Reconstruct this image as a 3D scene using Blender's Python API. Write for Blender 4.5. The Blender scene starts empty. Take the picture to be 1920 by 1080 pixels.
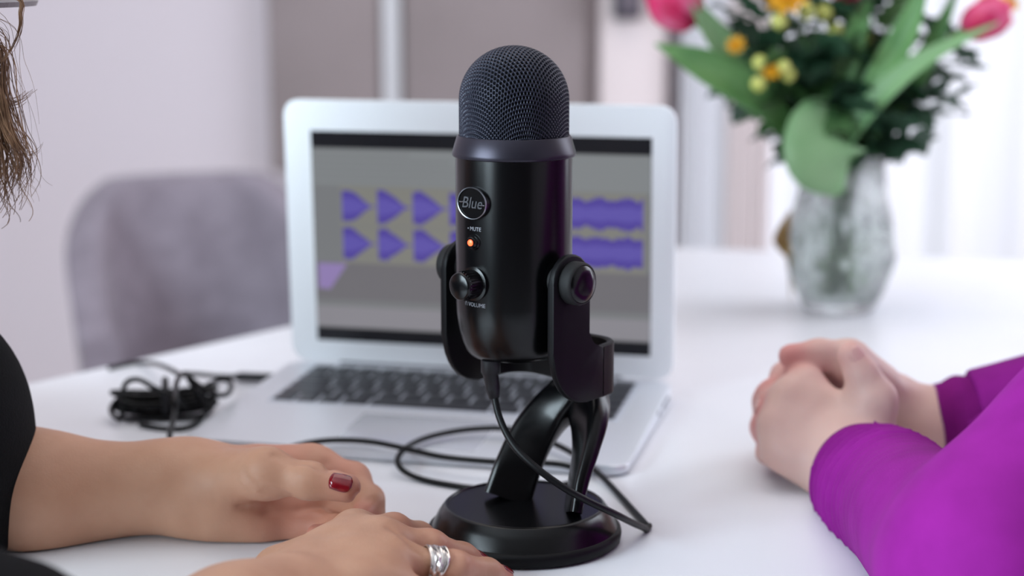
import bpy, bmesh, math, random
import numpy as np
from mathutils import Vector, Matrix

# ------------------------------------------------------------------ camera, world, light, exposure
FPX, PITCH, CAMH = 3200.0, 0.1832, 0.3398        # focal length in pixels, downward pitch, height over the table top (z = 0)
scene = bpy.context.scene
COL = scene.collection
cd = bpy.data.cameras.new('camera'); cam = bpy.data.objects.new('camera', cd); COL.objects.link(cam)
cd.sensor_width = 36.0; cd.lens = FPX / 1920 * 36.0
cd.clip_start = 0.01; cd.clip_end = 50
cam.location = (0, 0, CAMH); cam.rotation_euler = (math.pi / 2 - PITCH, 0, 0)
cd.dof.use_dof = True; cd.dof.focus_distance = 0.955; cd.dof.aperture_fstop = 4.0
scene.camera = cam

w = bpy.data.worlds.new('world'); scene.world = w; w.use_nodes = True
bg = w.node_tree.nodes['Background']; bg.inputs[0].default_value = (0.80, 0.88, 1.0, 1); bg.inputs[1].default_value = 0.35

def area(name, loc, target, sx, sy, power, color):
    l = bpy.data.lights.new(name, 'AREA'); l.shape = 'RECTANGLE'; l.size = sx; l.size_y = sy; l.energy = power; l.color = color
    o = bpy.data.objects.new(name, l); COL.objects.link(o); o.location = loc
    o.rotation_euler = (Vector(target) - Vector(loc)).to_track_quat('-Z', 'Y').to_euler()
    return o
area('window_daylight', (-1.90, -0.20, 0.65), (0.0, 1.0, 0.1), 1.3, 1.3, 78, (0.74, 0.90, 1.0))            # window in the left-hand wall, towards the camera
area('side_window_daylight', (1.92, 2.0, 0.65), (0.0, 2.1, 0.0), 1.6, 1.5, 31, (0.86, 0.90, 1.0))       # window in the right-hand wall
area('overhead_fill', (0.0, 1.6, 1.78), (0.0, 1.6, 0.0), 1.6, 1.6, 8, (1.0, 0.90, 0.82))           # added warm fill over the table, brightens the tops of things
EXPO = 0.36
scene.view_settings.view_transform = 'Standard'; scene.view_settings.look = 'None'
scene.view_settings.exposure = EXPO; scene.view_settings.gamma = 1.0; scene.view_settings.use_curve_mapping = False
EM = 2.0 ** -EXPO

# ------------------------------------------------------------------ helpers
CP, SP = math.cos(PITCH), math.sin(PITCH)
def ray(x, y):
    a = (x - 960) / FPX; b = -(y - 540) / FPX
    return np.array([a, CP + b * SP, -SP + b * CP])
def gz(x, y, z=0.0):                 # a point of the place seen at a pixel, at height z over the table top
    d = ray(x, y); return d * ((z - CAMH) / d[2]) + np.array([0, 0, CAMH])
def gy(x, y, Y):                     # ... at distance Y into the room
    d = ray(x, y); return d * (Y / d[1]) + np.array([0, 0, CAMH])

def srgb(r, g, b):
    def c(v):
        v /= 255.0
        return v / 12.92 if v <= 0.04045 else ((v + 0.055) / 1.055) ** 2.4
    return (c(r), c(g), c(b), 1.0)

def mat(name, col, rough=0.5, metal=0.0, bump=None, vary=None, coat=0.0, sheen=0.0, sss=0.0, spec=0.5, trans=0.0, ior=1.45, emit=None, translucent=0.0):
    """procedural principled material; bump=(scale, strength, distance), vary=(scale, colour, amount)"""
    m = bpy.data.materials.new(name); m.use_nodes = True
    nt = m.node_tree; p = nt.nodes['Principled BSDF']
    p.inputs['Base Color'].default_value = col; p.inputs['Roughness'].default_value = rough; p.inputs['Metallic'].default_value = metal
    p.inputs['Coat Weight'].default_value = coat; p.inputs['Sheen Weight'].default_value = sheen
    p.inputs['Specular IOR Level'].default_value = spec; p.inputs['Transmission Weight'].default_value = trans; p.inputs['IOR'].default_value = ior
    if sss:
        p.inputs['Subsurface Weight'].default_value = sss; p.inputs['Subsurface Radius'].default_value = (1.0, 0.35, 0.2); p.inputs['Subsurface Scale'].default_value = 0.006
    if emit: p.inputs['Emission Color'].default_value = emit[0]; p.inputs['Emission Strength'].default_value = emit[1]
    tc = nt.nodes.new('ShaderNodeTexCoord')
    if vary:
        n = nt.nodes.new('ShaderNodeTexNoise'); n.inputs['Scale'].default_value = vary[0]; n.inputs['Detail'].default_value = 4
        nt.links.new(tc.outputs['Object'], n.inputs['Vector'])
        r = nt.nodes.new('ShaderNodeMapRange'); r.inputs[1].default_value = 0.35; r.inputs[2].default_value = 0.65; r.inputs[4].default_value = vary[2]
        nt.links.new(n.outputs['Fac'], r.inputs[0])
        mx = nt.nodes.new('ShaderNodeMix'); mx.data_type = 'RGBA'
        mx.inputs[6].default_value = col; mx.inputs[7].default_value = vary[1]
        nt.links.new(r.outputs[0], mx.inputs[0]); nt.links.new(mx.outputs[2], p.inputs['Base Color'])
    if bump:
        n = nt.nodes.new('ShaderNodeTexNoise'); n.inputs['Scale'].default_value = bump[0]; n.inputs['Detail'].default_value = 3
        nt.links.new(tc.outputs['Object'], n.inputs['Vector'])
        b = nt.nodes.new('ShaderNodeBump'); b.inputs['Strength'].default_value = bump[1]; b.inputs['Distance'].default_value = bump[2]
        nt.links.new(n.outputs['Fac'], b.inputs['Height']); nt.links.new(b.outputs[0], p.inputs['Normal'])
    if translucent:
        t = nt.nodes.new('ShaderNodeBsdfTranslucent'); t.inputs[0].default_value = col
        ms = nt.nodes.new('ShaderNodeMixShader'); ms.inputs[0].default_value = translucent
        out = nt.nodes['Material Output']
        nt.links.new(p.outputs[0], ms.inputs[1]); nt.links.new(t.outputs[0], ms.inputs[2]); nt.links.new(ms.outputs[0], out.inputs[0])
    return m

def mesh_obj(name, V, F, m, parent=None, smooth=True, matidx=None, sharp=None):
    me = bpy.data.meshes.new(name)
    me.from_pydata([tuple(map(float, v)) for v in V], [], [tuple(map(int, f)) for f in F])
    ms = m if isinstance(m, (list, tuple)) else [m]
    for q in ms: me.materials.append(q)
    if matidx is not None: me.polygons.foreach_set('material_index', np.asarray(matidx, np.int32))
    if smooth: me.polygons.foreach_set('use_smooth', np.ones(len(me.polygons), bool))
    me.update()
    if smooth and sharp:
        me.set_sharp_from_angle(angle=math.radians(sharp))
    o = bpy.data.objects.new(name, me); COL.objects.link(o)
    if parent is not None: o.parent = parent
    return o
def tag(o, label=None, cat=None, group=None, kind=None):
    if label: o['label'] = label
    if cat: o['category'] = cat
    if group: o['group'] = group
    if kind: o['kind'] = kind
    return o
def empty(name, loc=(0, 0, 0), rz=0.0):
    o = bpy.data.objects.new(name, None); COL.objects.link(o); o.location = tuple(map(float, loc)); o.rotation_euler = (0, 0, rz); o.empty_display_size = 0.05
    return o
def copy_tree(o, parent=None):
    c = o.copy(); COL.objects.link(c)
    if parent is not None: c.parent = parent
    for ch in [x for x in o.children]: copy_tree(ch, c)
    return c

class MB:
    """collects shapes into one mesh"""
    def __init__(s): s.V = []; s.F = []; s.M = []
    def add(s, V, F, mi=0):
        b = len(s.V); s.V += [tuple(v) for v in V]; s.F += [tuple(i + b for i in f) for f in F]; s.M += [mi] * len(F); return s
    def box(s, c, size, bev=0.0, rot=None, mi=0, seg=2):
        bm = bmesh.new(); bmesh.ops.create_cube(bm, size=1.0)
        for v in bm.verts: v.co = Vector((v.co.x * size[0], v.co.y * size[1], v.co.z * size[2]))
        if bev: bmesh.ops.bevel(bm, geom=bm.edges[:], offset=bev, segments=seg, profile=0.5, affect='EDGES')
        M = rot if rot is not None else Matrix.Identity(3)
        bm.verts.index_update()
        s.add([tuple(M @ v.co + Vector(c)) for v in bm.verts], [[v.index for v in f.verts] for f in bm.faces], mi); bm.free(); return s
    def prism(s, outline, z0, z1, bev=0.0, mi=0, fn=None):
        """outline: list of (x, y); fn maps (x, y, z) to 3-D"""
        bm = bmesh.new()
        b = [bm.verts.new((x, y, z0)) for x, y in outline]; t = [bm.verts.new((x, y, z1)) for x, y in outline]
        n = len(outline)
        bm.faces.new(b[::-1]); bm.faces.new(t)
        for i in range(n): bm.faces.new((b[i], b[(i + 1) % n], t[(i + 1) % n], t[i]))
        if bev:
            e = [x for x in bm.edges if abs(x.verts[0].co.z - x.verts[1].co.z) < 1e-9]
            bmesh.ops.bevel(bm, geom=e, offset=bev, segments=3, profile=0.5, affect='EDGES')
        bm.normal_update(); bm.verts.index_update()
        f = fn or (lambda x, y, z: (x, y, z))
        s.add([f(*v.co) for v in bm.verts], [[v.index for v in q.verts] for q in bm.faces], mi); bm.free(); return s
    def lathe(s, prof, n=48, c=(0, 0, 0), mi=0, M=None):
        """prof: list of (r, z), revolved about local z"""
        V = []; F = []
        for r, z in prof:
            for i in range(n):
                a = 2 * math.pi * i / n; V.append((r * math.cos(a), r * math.sin(a), z))
        m = len(prof)
        for j in range(m - 1):
            for i in range(n):
                k = (i + 1) % n; F.append((j * n + i, j * n + k, (j + 1) * n + k, (j + 1) * n + i))
        F.append(tuple(range(n))[::-1]); F.append(tuple((m - 1) * n + i for i in range(n)))
        if M is None: V = [(x + c[0], y + c[1], z + c[2]) for x, y, z in V]
        else: V = [tuple(M @ Vector(v) + Vector(c)) for v in V]
        return s.add(V, F, mi)
    def tube(s, pts, rad, n=8, mi=0, res=0, flat=None):
        V, F = tube(pts, rad, n, res, flat); return s.add(V, F, mi)
    def build(s, name, m, parent=None, smooth=True, sharp=40):
        return mesh_obj(name, s.V, s.F, m, parent, smooth, s.M if isinstance(m, (list, tuple)) else None, sharp)

def catmull(P, k):
    P = np.asarray(P, float)
    if k <= 1 or len(P) < 3: return P
    Q = np.vstack([2 * P[0] - P[1], P, 2 * P[-1] - P[-2]]); out = []
    for i in range(1, len(Q) - 2):
        for t in np.arange(k) / k:
            a, b, c, d = Q[i - 1], Q[i], Q[i + 1], Q[i + 2]
            out.append(0.5 * (2 * b + (c - a) * t + (2 * a - 5 * b + 4 * c - d) * t * t + (3 * b - a - 3 * c + d) * t ** 3))
    out.append(P[-1]); return np.array(out)
def tube(pts, rad, n=8, res=0, flat=None):
    """a swept tube with rounded-off ends; flat=(f) squashes the section"""
    P = np.asarray(pts, float); r = np.full(len(P), rad, float) if np.isscalar(rad) else np.asarray(rad, float)
    if res: 
        A = catmull(np.column_stack([P, r]), res); P, r = A[:, :3], A[:, 3]
    T = np.gradient(P, axis=0); T /= np.linalg.norm(T, axis=1)[:, None] + 1e-12
    N = np.zeros_like(P); u = np.cross(T[0], [0, 0, 1.0])
    if np.linalg.norm(u) < 1e-3: u = np.cross(T[0], [0, 1.0, 0])
    N[0] = u / np.linalg.norm(u)
    for i in range(1, len(P)):
        u = N[i - 1] - T[i] * np.dot(N[i - 1], T[i]); N[i] = u / (np.linalg.norm(u) + 1e-12)
    B = np.cross(T, N); a = np.arange(n) * 2 * np.pi / n
    f = 1.0 if flat is None else flat
    R = P[:, None] + r[:, None, None] * (np.cos(a)[None, :, None] * N[:, None] + f * np.sin(a)[None, :, None] * B[:, None])
    V = R.reshape(-1, 3); m = len(P)
    V = np.vstack([V, P[0] - T[0] * r[0] * 0.5, P[-1] + T[-1] * r[-1] * 0.5])
    F = [(j * n + i, j * n + (i + 1) % n, (j + 1) * n + (i + 1) % n, (j + 1) * n + i) for j in range(m - 1) for i in range(n)]
    e0, e1 = m * n, m * n + 1
    F += [(e0, (i + 1) % n, i) for i in range(n)] + [(e1, (m - 1) * n + i, (m - 1) * n + (i + 1) % n) for i in range(n)]
    return V, F
def rounded_rect(w, h, r, n=5, cx=0, cy=0):
    out = []
    for sx, sy, a0 in ((1, 1, 0), (-1, 1, 90), (-1, -1, 180), (1, -1, 270)):
        for i in range(n + 1):
            a = math.radians(a0 + 90 * i / n)
            out.append((cx + sx * (w / 2 - r) + r * math.cos(a), cy + sy * (h / 2 - r) + r * math.sin(a)))
    return out

# ---- smooth implicit surfaces for bodies and clothes (tapered capsules and ellipsoids blended together)
def cone(a, b, ra, rb, n=None, fl=1.0):
    a = np.asarray(a, float); b = np.asarray(b, float)
    return ('c', a, b - a, max(float((b - a) @ (b - a)), 1e-12), ra, rb, None if n is None else np.asarray(n, float) / np.linalg.norm(n), fl)
def ell(c, r, R=None):
    return ('e', np.asarray(c, float), np.asarray(r, float), np.eye(3) if R is None else np.asarray(R, float))
def chain(pts, rad, k=0.004):
    return ('u', k, [cone(pts[i], pts[i + 1], rad[i], rad[i + 1]) for i in range(len(pts) - 1)])
def union(k, *ch): return ('u', k, list(ch))
def leaf_d(l, P):
    if l[0] == 'c':
        _, a, ba, bb, ra, rb, n, fl = l
        q = P - a.astype(P.dtype); t = np.minimum(np.maximum(q @ (ba / bb).astype(P.dtype), 0), 1); q -= t[:, None] * ba.astype(P.dtype)
        if n is not None:
            qn = q @ n.astype(P.dtype); q += np.outer(qn * (1 / fl - 1), n).astype(P.dtype)
            return (np.sqrt(np.einsum('ij,ij->i', q, q)) - (ra + (rb - ra) * t)) * min(1.0, fl)
        return np.sqrt(np.einsum('ij,ij->i', q, q)) - (ra + (rb - ra) * t)
    _, c, r, R = l
    q = (P - c.astype(P.dtype)) @ R.T.astype(P.dtype); k0 = np.sqrt(((q / r) ** 2).sum(1)); k1 = np.sqrt(((q / r ** 2) ** 2).sum(1)) + 1e-9
    return np.where(k0 < 1e-6, -r.min(), k0 * (k0 - 1) / k1)
def smin(a, b, k):
    h = np.maximum(k - np.abs(a - b), 0) / k
    return np.minimum(a, b) - h * h * (k * 0.25)
def groove(P, d, pts, r, k=0.002):   # a crease pressed into a surface along a line
    if ((P[len(P) // 2] - pts[len(pts) // 2]) ** 2).sum() > 0.08 ** 2: return d
    for a, b in zip(pts, pts[1:]):
        m = ((P - (a + b) / 2) ** 2).sum(1) < (np.linalg.norm(b - a) / 2 + 0.02) ** 2
        if not m.any(): continue
        e = leaf_d(cone(a, b, r, r), P[m]); d[m] = -smin(-d[m], e, k)
    return d
def surf(node, x, y, Y0=0.80):      # where the line of sight through a pixel meets a body
    d = ray(x, y); t = Y0 / d[1]; L = np.linalg.norm(d)
    for _ in range(60):
        p = d * t + np.array([0, 0, CAMH]); e = float(ev(node, p[None])[0]); t += e / L * 0.9
        if abs(e) < 1e-4: break
    return p
def leaves(node):
    return [node] if node[0] in 'ce' else [x for c in node[2] for x in leaves(c)]
def ev(node, P, keep=None):
    if node[0] in 'ce':
        return None if keep is not None and id(node) not in keep else leaf_d(node, P)
    d = None
    for ch in node[2]:
        e = ev(ch, P, keep)
        if e is None: continue
        d = e if d is None else smin(d, e, node[1])
    return d
def polygonise(node, lo, hi, h, post=None, smooth_it=1):
    lo = np.asarray(lo, float); hi = np.asarray(hi, float); Bk = 16
    nb = np.ceil((hi - lo) / (h * Bk)).astype(int); n = nb * Bk + 1
    G = np.full(n, 1.0, np.float32); rb = h * Bk * 0.87
    ii = np.stack(np.meshgrid(*[np.arange(Bk + 1)] * 3, indexing='ij'), -1).reshape(-1, 3) * h
    cs = np.stack(np.meshgrid(*[np.arange(k) for k in nb], indexing='ij'), -1).reshape(-1, 3)
    C = lo + (cs + 0.5) * Bk * h
    D = ev(node, C); LS = leaves(node); LD = np.stack([leaf_d(l, C) for l in LS], 1); ids = np.array([id(l) for l in LS])
    ii = ii.astype(np.float32)
    for b, c, d, ld in zip(cs, C, D, LD):
        sl = tuple(slice(x * Bk, x * Bk + Bk + 1) for x in b)
        if abs(d) > rb * 1.6 + 0.02: G[sl] = np.sign(d) * 1.0; continue
        P = (lo + b * Bk * h).astype(np.float32) + ii
        e = ev(node, P, set(ids[ld < max(d, 0) + rb * 2.0 + 0.03].tolist()))
        if e is None: continue
        if post is not None: e = post(P, e)
        G[sl] = e.reshape(Bk + 1, Bk + 1, Bk + 1)
    G[0] = G[-1] = 1; G[:, 0] = G[:, -1] = 1; G[:, :, 0] = G[:, :, -1] = 1
    S = G < 0; cnt = np.zeros(n - 1, np.int8)
    off = [(a, b, c) for a in (0, 1) for b in (0, 1) for c in (0, 1)]
    for a, b, c in off: cnt += S[a:n[0] - 1 + a, b:n[1] - 1 + b, c:n[2] - 1 + c]
    cells = np.argwhere((cnt > 0) & (cnt < 8))
    idx = np.full(n - 1, -1, np.int32); idx[tuple(cells.T)] = np.arange(len(cells))
    val = np.stack([G[tuple((cells + o).T)] for o in off], 1); O = np.array(off, float)
    acc = np.zeros((len(cells), 3)); w_ = np.zeros(len(cells))
    for p in range(8):
        for q in range(p + 1, 8):
            if np.abs(O[p] - O[q]).sum() != 1: continue
            va, vb = val[:, p], val[:, q]; m = (va < 0) != (vb < 0)
            t = np.where(m, va / np.where(m, va - vb, 1), 0)
            acc += np.where(m[:, None], O[p] + t[:, None] * (O[q] - O[p]), 0); w_ += m
    V = lo + (cells + acc / w_[:, None]) * h
    F = []
    for ax in range(3):
        o1, o2 = [a for a in range(3) if a != ax]
        A = S.take(range(0, n[ax] - 1), ax); Bx = S.take(range(1, n[ax]), ax)
        e = np.argwhere(A != Bx)
        e = e[(e[:, o1] > 0) & (e[:, o2] > 0) & (e[:, o1] < n[o1] - 1) & (e[:, o2] < n[o2] - 1)]
        ins = S[tuple(e.T)]
        def cell(d1, d2):
            c = e.copy(); c[:, o1] += d1; c[:, o2] += d2; return idx[tuple(c.T)]
        q = np.stack([cell(-1, -1), cell(0, -1), cell(0, 0), cell(-1, 0)], 1)
        flip = ins if ax != 1 else ~ins
        q = np.where(flip[:, None], q, q[:, ::-1]); F.append(q[(q >= 0).all(1)])
    F = np.vstack(F)
    for _ in range(smooth_it):
        s_ = np.zeros_like(V); c_ = np.zeros(len(V))
        for i in range(4):
            for j in ((i + 1) % 4, (i + 3) % 4):
                np.add.at(s_, F[:, i], V[F[:, j]]); np.add.at(c_, F[:, i], 1)
        V = V * 0.4 + 0.6 * s_ / np.maximum(c_, 1)[:, None]
    return V, F
def np_mesh(name, V, F, m, parent=None, attr=None):
    me = bpy.data.meshes.new(name); nF = len(F)
    me.vertices.add(len(V)); me.vertices.foreach_set('co', V.astype(np.float32).ravel())
    me.loops.add(nF * 4); me.loops.foreach_set('vertex_index', F.astype(np.int32).ravel())
    me.polygons.add(nF); me.polygons.foreach_set('loop_start', np.arange(0, nF * 4, 4, dtype=np.int32))
    me.update(calc_edges=True)
    me.polygons.foreach_set('use_smooth', np.ones(nF, bool))
    me.materials.append(m)
    if attr is not None:
        a = me.attributes.new('tint', 'FLOAT', 'POINT'); a.data.foreach_set('value', attr.astype(np.float32))
    me.validate(); me.update()
    o = bpy.data.objects.new(name, me); COL.objects.link(o)
    if parent is not None: o.parent = parent
    return o
R = math.radians
def wparent(o, root):                # parent a mesh whose vertices are in room coordinates
    o.parent = root
    o.matrix_parent_inverse = (Matrix.Translation(root.location) @ root.rotation_euler.to_matrix().to_4x4()).inverted()
    return o

# ------------------------------------------------------------------ the room
FL, CE, YB, XL, XR, YF = -0.74, 1.85, 3.55, -1.95, 1.98, -1.95
M_wall = mat('wall_paint', srgb(224, 214, 220), 0.85, bump=(60, 0.12, 0.002), vary=(1.3, srgb(222, 209, 213), 0.8))
M_white = mat('white_paint', srgb(240, 238, 242), 0.6, bump=(40, 0.05, 0.001))
M_floor = mat('floor_boards', srgb(128, 106, 90), 0.45, bump=(18, 0.15, 0.003), vary=(4, srgb(128, 106, 90), 1))
M_ceil = mat('ceiling_paint', srgb(240, 238, 236), 0.9, bump=(50, 0.1, 0.001))
M_taupe = mat('taupe_fabric', srgb(160, 147, 148), 0.95, bump=(300, 0.4, 0.002), vary=(3, srgb(150, 138, 138), 1), sheen=0.2)
def slab(name, c, size, m, bev=0.0, **k):
    o = MB().box(c, size, bev).build(name, m, sharp=30); tag(o, kind='structure', **k); return o
xc, yc = (XL + XR) / 2, (YF + YB) / 2
slab('floor', (xc, yc, FL - 0.05), (XR - XL + 0.4, YB - YF + 0.4, 0.1), M_floor, label='light brown floor under the white table')
slab('ceiling', (xc, yc, CE + 0.05), (XR - XL + 0.4, YB - YF + 0.4, 0.1), M_ceil, label='plain white ceiling over the room')
zc, zh = (FL + CE) / 2, CE - FL
slab('wall_back', (xc, YB + 0.05, zc), (XR - XL + 0.4, 0.1, zh), M_wall, label='pale pinkish wall behind the laptop')
# walls with window openings: behind the camera and on the right
mb = MB()
for c, s in (((XR + 0.05, (YF + 1.1) / 2, zc), (0.1, 1.1 - YF, zh)), ((XR + 0.05, (2.9 + YB) / 2, zc), (0.1, YB - 2.9, zh)),
             ((XR + 0.05, 2.0, (FL - 0.15) / 2), (0.1, 1.8, -0.15 - FL)), ((XR + 0.05, 2.0, (1.45 + CE) / 2), (0.1, 1.8, CE - 1.45))): mb.box(c, s)
tag(mb.build('wall_right', M_wall), 'pale wall on the right-hand side', kind='structure')
slab('wall_front', (xc, YF - 0.05, zc), (XR - XL, 0.1, zh), mat('dark_wall_paint', srgb(88, 78, 76), 0.8, bump=(60, 0.12, 0.002)), label='dark painted wall behind the camera')
mb = MB()
for c, s in (((XL - 0.05, (YF - 0.95) / 2, zc), (0.1, -0.95 - YF, zh)), ((XL - 0.05, (0.55 + YB) / 2, zc), (0.1, YB - 0.55, zh)),
             ((XL - 0.05, -0.2, (FL - 0.05) / 2), (0.1, 1.5, -0.05 - FL)), ((XL - 0.05, -0.2, (1.45 + CE) / 2), (0.1, 1.5, CE - 1.45))): mb.box(c, s)
tag(mb.build('wall_left', M_wall), 'pale wall on the left-hand side', kind='structure')
for nm, c, s in (('baseboard_back', (xc, YB - 0.008, FL + 0.05), (XR - XL, 0.016, 0.1)), ('baseboard_left', (XL + 0.008, yc, FL + 0.05), (0.016, YB - YF - 0.04, 0.1))):
    slab(nm, c, s, M_white, 0.004, label='white painted skirting board')

# taupe panels on the back wall, a white batten between them
YW = YB - 0.03
def wall_rect(x0, x1, y0, y1, Y): 
    a = gy(x0, y0, Y); b = gy(x1, y1, Y); return a[0], b[0], b[2], a[2]
for (x0, x1), lb in (((500, 713), 'narrower taupe fabric wall panel, left of the white upright'), ((757, 1102), 'wider taupe fabric wall panel, right of the white upright')):
    a, b, z0, z1 = wall_rect(x0, x1, 0, 322, YW - 0.02)
    z1 = 1.25
    o = MB().box(((a + b) / 2, YW, (z0 + z1) / 2), (b - a, 0.05, z1 - z0), 0.008).build('wall_panel', M_taupe)
    tag(o, lb, 'wall panel', 'taupe wall panels')
a, b, z0, z1 = wall_rect(716, 754, 0, 330, YW)
slab('trim_1', ((a + b) / 2, YB - 0.015, (z0 - 0.05 + 1.3) / 2), (b - a, 0.03, 1.3 - z0 + 0.05), M_white, 0.004, label='white upright strip between the two taupe panels')
# pier, door frame edge to the right of the panels
M_pier = mat('pier_paint', srgb(236, 222, 222), 0.8, bump=(60, 0.1, 0.002))
M_frame = mat('frame_grey', srgb(196, 186, 192), 0.6, bump=(60, 0.1, 0.001))
a, b, _, _ = wall_rect(1122, 1240, 0, 300, YB)
slab('trim_2', ((a + b) / 2, YB - 0.04, zc), (b - a, 0.08, zh), M_pier, 0.006, label='pale pier to the right of the wider taupe panel')
for i, (x0, x1, d) in enumerate(((1243, 1252, 0.05), (1264, 1284, 0.03))):
    a, b, _, _ = wall_rect(x0, x1, 0, 300, YB)
    slab('trim_%d' % (3 + i), ((a + b) / 2, YB - d / 2, zc), (b - a, d, zh), M_frame, 0.003, label=('thin' if i == 0 else 'broader') + ' grey upright of the frame beside the curtain')
# dark box high on the pier
g = gy(1176, 8, YB - 0.12)
root = empty('wall_box', (g[0], YB - 0.08, g[2] - 0.03)); tag(root, 'small dark grey box fixed high on the pale pier', 'wall box')
M_dgrey = mat('dark_grey_plastic', srgb(70, 66, 76), 0.5, bump=(200, 0.1, 0.0005)); M_mgrey = mat('mid_grey_plastic', srgb(112, 102, 112), 0.5, bump=(200, 0.1, 0.0005))
MB().box((0, -0.03, 0.06), (0.056, 0.06, 0.12), 0.006).build('housing', M_dgrey, root)
MB().box((0.002, -0.062, 0.065), (0.026, 0.006, 0.1), 0.002).build('front_strip', M_mgrey, root)
# sheer curtains hanging on the right of the back wall
def curtain(x0, x1, Yc, m, lab, amp=0.03, n=9, seed=1):
    rnd = random.Random(seed); N = 160; V = []; F = []
    z0, z1 = FL + 0.03, 1.55; rows = 10
    ph = [rnd.uniform(0, 6.28) for _ in range(4)]
    for j in range(rows + 1):
        z = z0 + (z1 - z0) * j / rows
        for i in range(N + 1):
            t = i / N; x = x0 + (x1 - x0) * t
            y = Yc + amp * math.sin(2 * math.pi * n * t + ph[0] + 0.8 * math.sin(7 * t + ph[1])) * (0.8 + 0.2 * math.sin(3 * z + ph[2])) + 0.012 * math.sin(31 * t + ph[3])
            V.append((x, y, z))
    for j in range(rows):
        for i in range(N): q = j * (N + 1) + i; F.append((q, q + 1, q + N + 2, q + N + 1))
    o = mesh_obj('curtain', V, F, m); s = o.modifiers.new('thick', 'SOLIDIFY'); s.thickness = 0.003
    tag(o, lab, 'curtain', 'curtains on the back wall'); return o
M_cur1 = mat('curtain_white', srgb(246, 245, 249), 0.9, bump=(400, 0.2, 0.001))
M_cur2 = mat('curtain_blush', srgb(248, 238, 238), 0.9, bump=(400, 0.2, 0.001))
curtain(gy(1288, 0, 3.40)[0], gy(1372, 0, 3.40)[0], 3.44, M_cur1, 'narrow white curtain just right of the laptop lid', 0.005, 3, 3)
curtain(gy(1374, 0, 3.40)[0], gy(1452, 0, 3.40)[0], 3.43, M_cur2, 'blush-toned curtain behind the left side of the bouquet', 0.005, 3, 8)
curtain(gy(1454, 0, 3.40)[0], gy(2080, 0, 3.40)[0], 3.44, M_cur1, 'wide bright white curtain behind the vase', 0.007, 9, 5)
root = empty('curtain_rod', (0.85, 3.43, 1.57)); tag(root, 'white curtain rod above the curtains', 'curtain rod')
MB().tube([(-0.6, 0, 0), (0.6, 0, 0)], 0.012, 12).build('rod', M_white, root)
for s in (-1, 1): MB().lathe([(0.0, -0.02), (0.018, -0.015), (0.022, 0), (0.018, 0.015), (0.0, 0.02)], 16, (s * 0.61, 0, 0)).build('finial', M_white, root); MB().box((s * 0.55, 0.06, 0), (0.02, 0.11, 0.02), 0.003).build('bracket', M_white, root)
# window frames in the openings
def window_frame(name, c, w, h, axis, lab):
    mb = MB()
    def b(u, v, su, sv):
        if axis == 'y': mb.box((c[0] + u, c[1], c[2] + v), (su, 0.06, sv), 0.004)
        else: mb.box((c[0], c[1] + u, c[2] + v), (0.06, su, sv), 0.004)
    for s in (-1, 1): b(s * (w / 2 - 0.025), 0, 0.05, h); b(0, s * (h / 2 - 0.025), w - 0.1, 0.05)
    b(0, 0, 0.04, h - 0.1)
    tag(mb.build(name, M_white), lab, kind='structure')
window_frame('window_1', (XL - 0.03, -0.2, 0.70), 1.5, 1.5, 'x', 'white window frame in the left-hand wall')
window_frame('window_2', (XR + 0.03, 2.0, 0.65), 1.8, 1.6, 'x', 'white window frame in the right-hand wall')

# ------------------------------------------------------------------ table
M_table = mat('table_white', srgb(234, 235, 240), 0.34, bump=(300, 0.03, 0.0003), vary=(6, srgb(230, 231, 237), 1), spec=0.4)
M_metal = mat('leg_metal', srgb(215, 215, 218), 0.4, 0.2, bump=(200, 0.05, 0.0003))
troot = empty('table', (0.1, 1.2, FL)); tag(troot, 'white table with angled corners that everything stands on', 'table')
poly = [(0.173, 2.122), (-0.44, 1.348), (-0.45, 0.52), (0.50, 0.52), (0.66, 1.998)]
def round_poly(P, r, n=5):
    out = []
    for i in range(len(P)):
        p0, p1, p2 = (np.array(P[(i + k) % len(P)]) for k in (-1, 0, 1))
        a = p1 + (p0 - p1) / np.linalg.norm(p0 - p1) * r; b = p1 + (p2 - p1) / np.linalg.norm(p2 - p1) * r
        for t in np.linspace(0, 1, n + 1): out.append(tuple((1 - t) ** 2 * a + 2 * t * (1 - t) * p1 + t * t * b))
    return out
wparent(MB().prism(round_poly(poly, 0.02), -0.026, 0.0, 0.003).build('tabletop', M_table, sharp=50), troot)
for x, y in ((0.15, 1.95), (-0.36, 1.3), (-0.36, 0.62), (0.42, 0.62), (0.56, 1.88)):
    wparent(MB().lathe([(0.018, FL), (0.02, FL + 0.01), (0.026, -0.06), (0.04, -0.028), (0.04, -0.0265)], 20, (x, y, 0)).build('leg', M_metal), troot)

# ------------------------------------------------------------------ tub chair by the back wall
M_chair = mat('chair_fabric', srgb(138, 128, 138), 0.95, bump=(420, 0.6, 0.0015), vary=(25, srgb(124, 114, 124), 1), sheen=0.25)
croot = empty('tub_chair', (-0.448, 2.50, FL), R(20)); tag(croot, 'grey upholstered tub chair on the far side of the table', 'chair')
mb = MB(); NA, NH = 48, 16; V = []; F = []
TOPZ = 0.748
def shell_pt(a, h, off):
    # a: angle round the back (0 = straight back, local +y), h: 0..1 up the shell
    top = TOPZ - 0.20 * max(0.0, (abs(a) - 0.62) / 1.35) ** 1.25
    z = 0.36 + (top - 0.36) * h
    rr = 0.158 + 0.022 * h + off
    p = 2.6; ca, sa = math.cos(a), math.sin(a)
    k = (abs(ca) ** p + abs(sa) ** p) ** (-1 / p)
    return (rr * 0.98 * k * sa, rr * k * ca * 0.98 + 0.03 * h, z)
sec = []
for q in range(NH + 1): sec.append((q / NH, 0.028))
for q in range(5): t = math.pi * (q + 1) / 6; sec.append((1 + 0.05 * math.sin(t), 0.028 * math.cos(t)))
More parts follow.
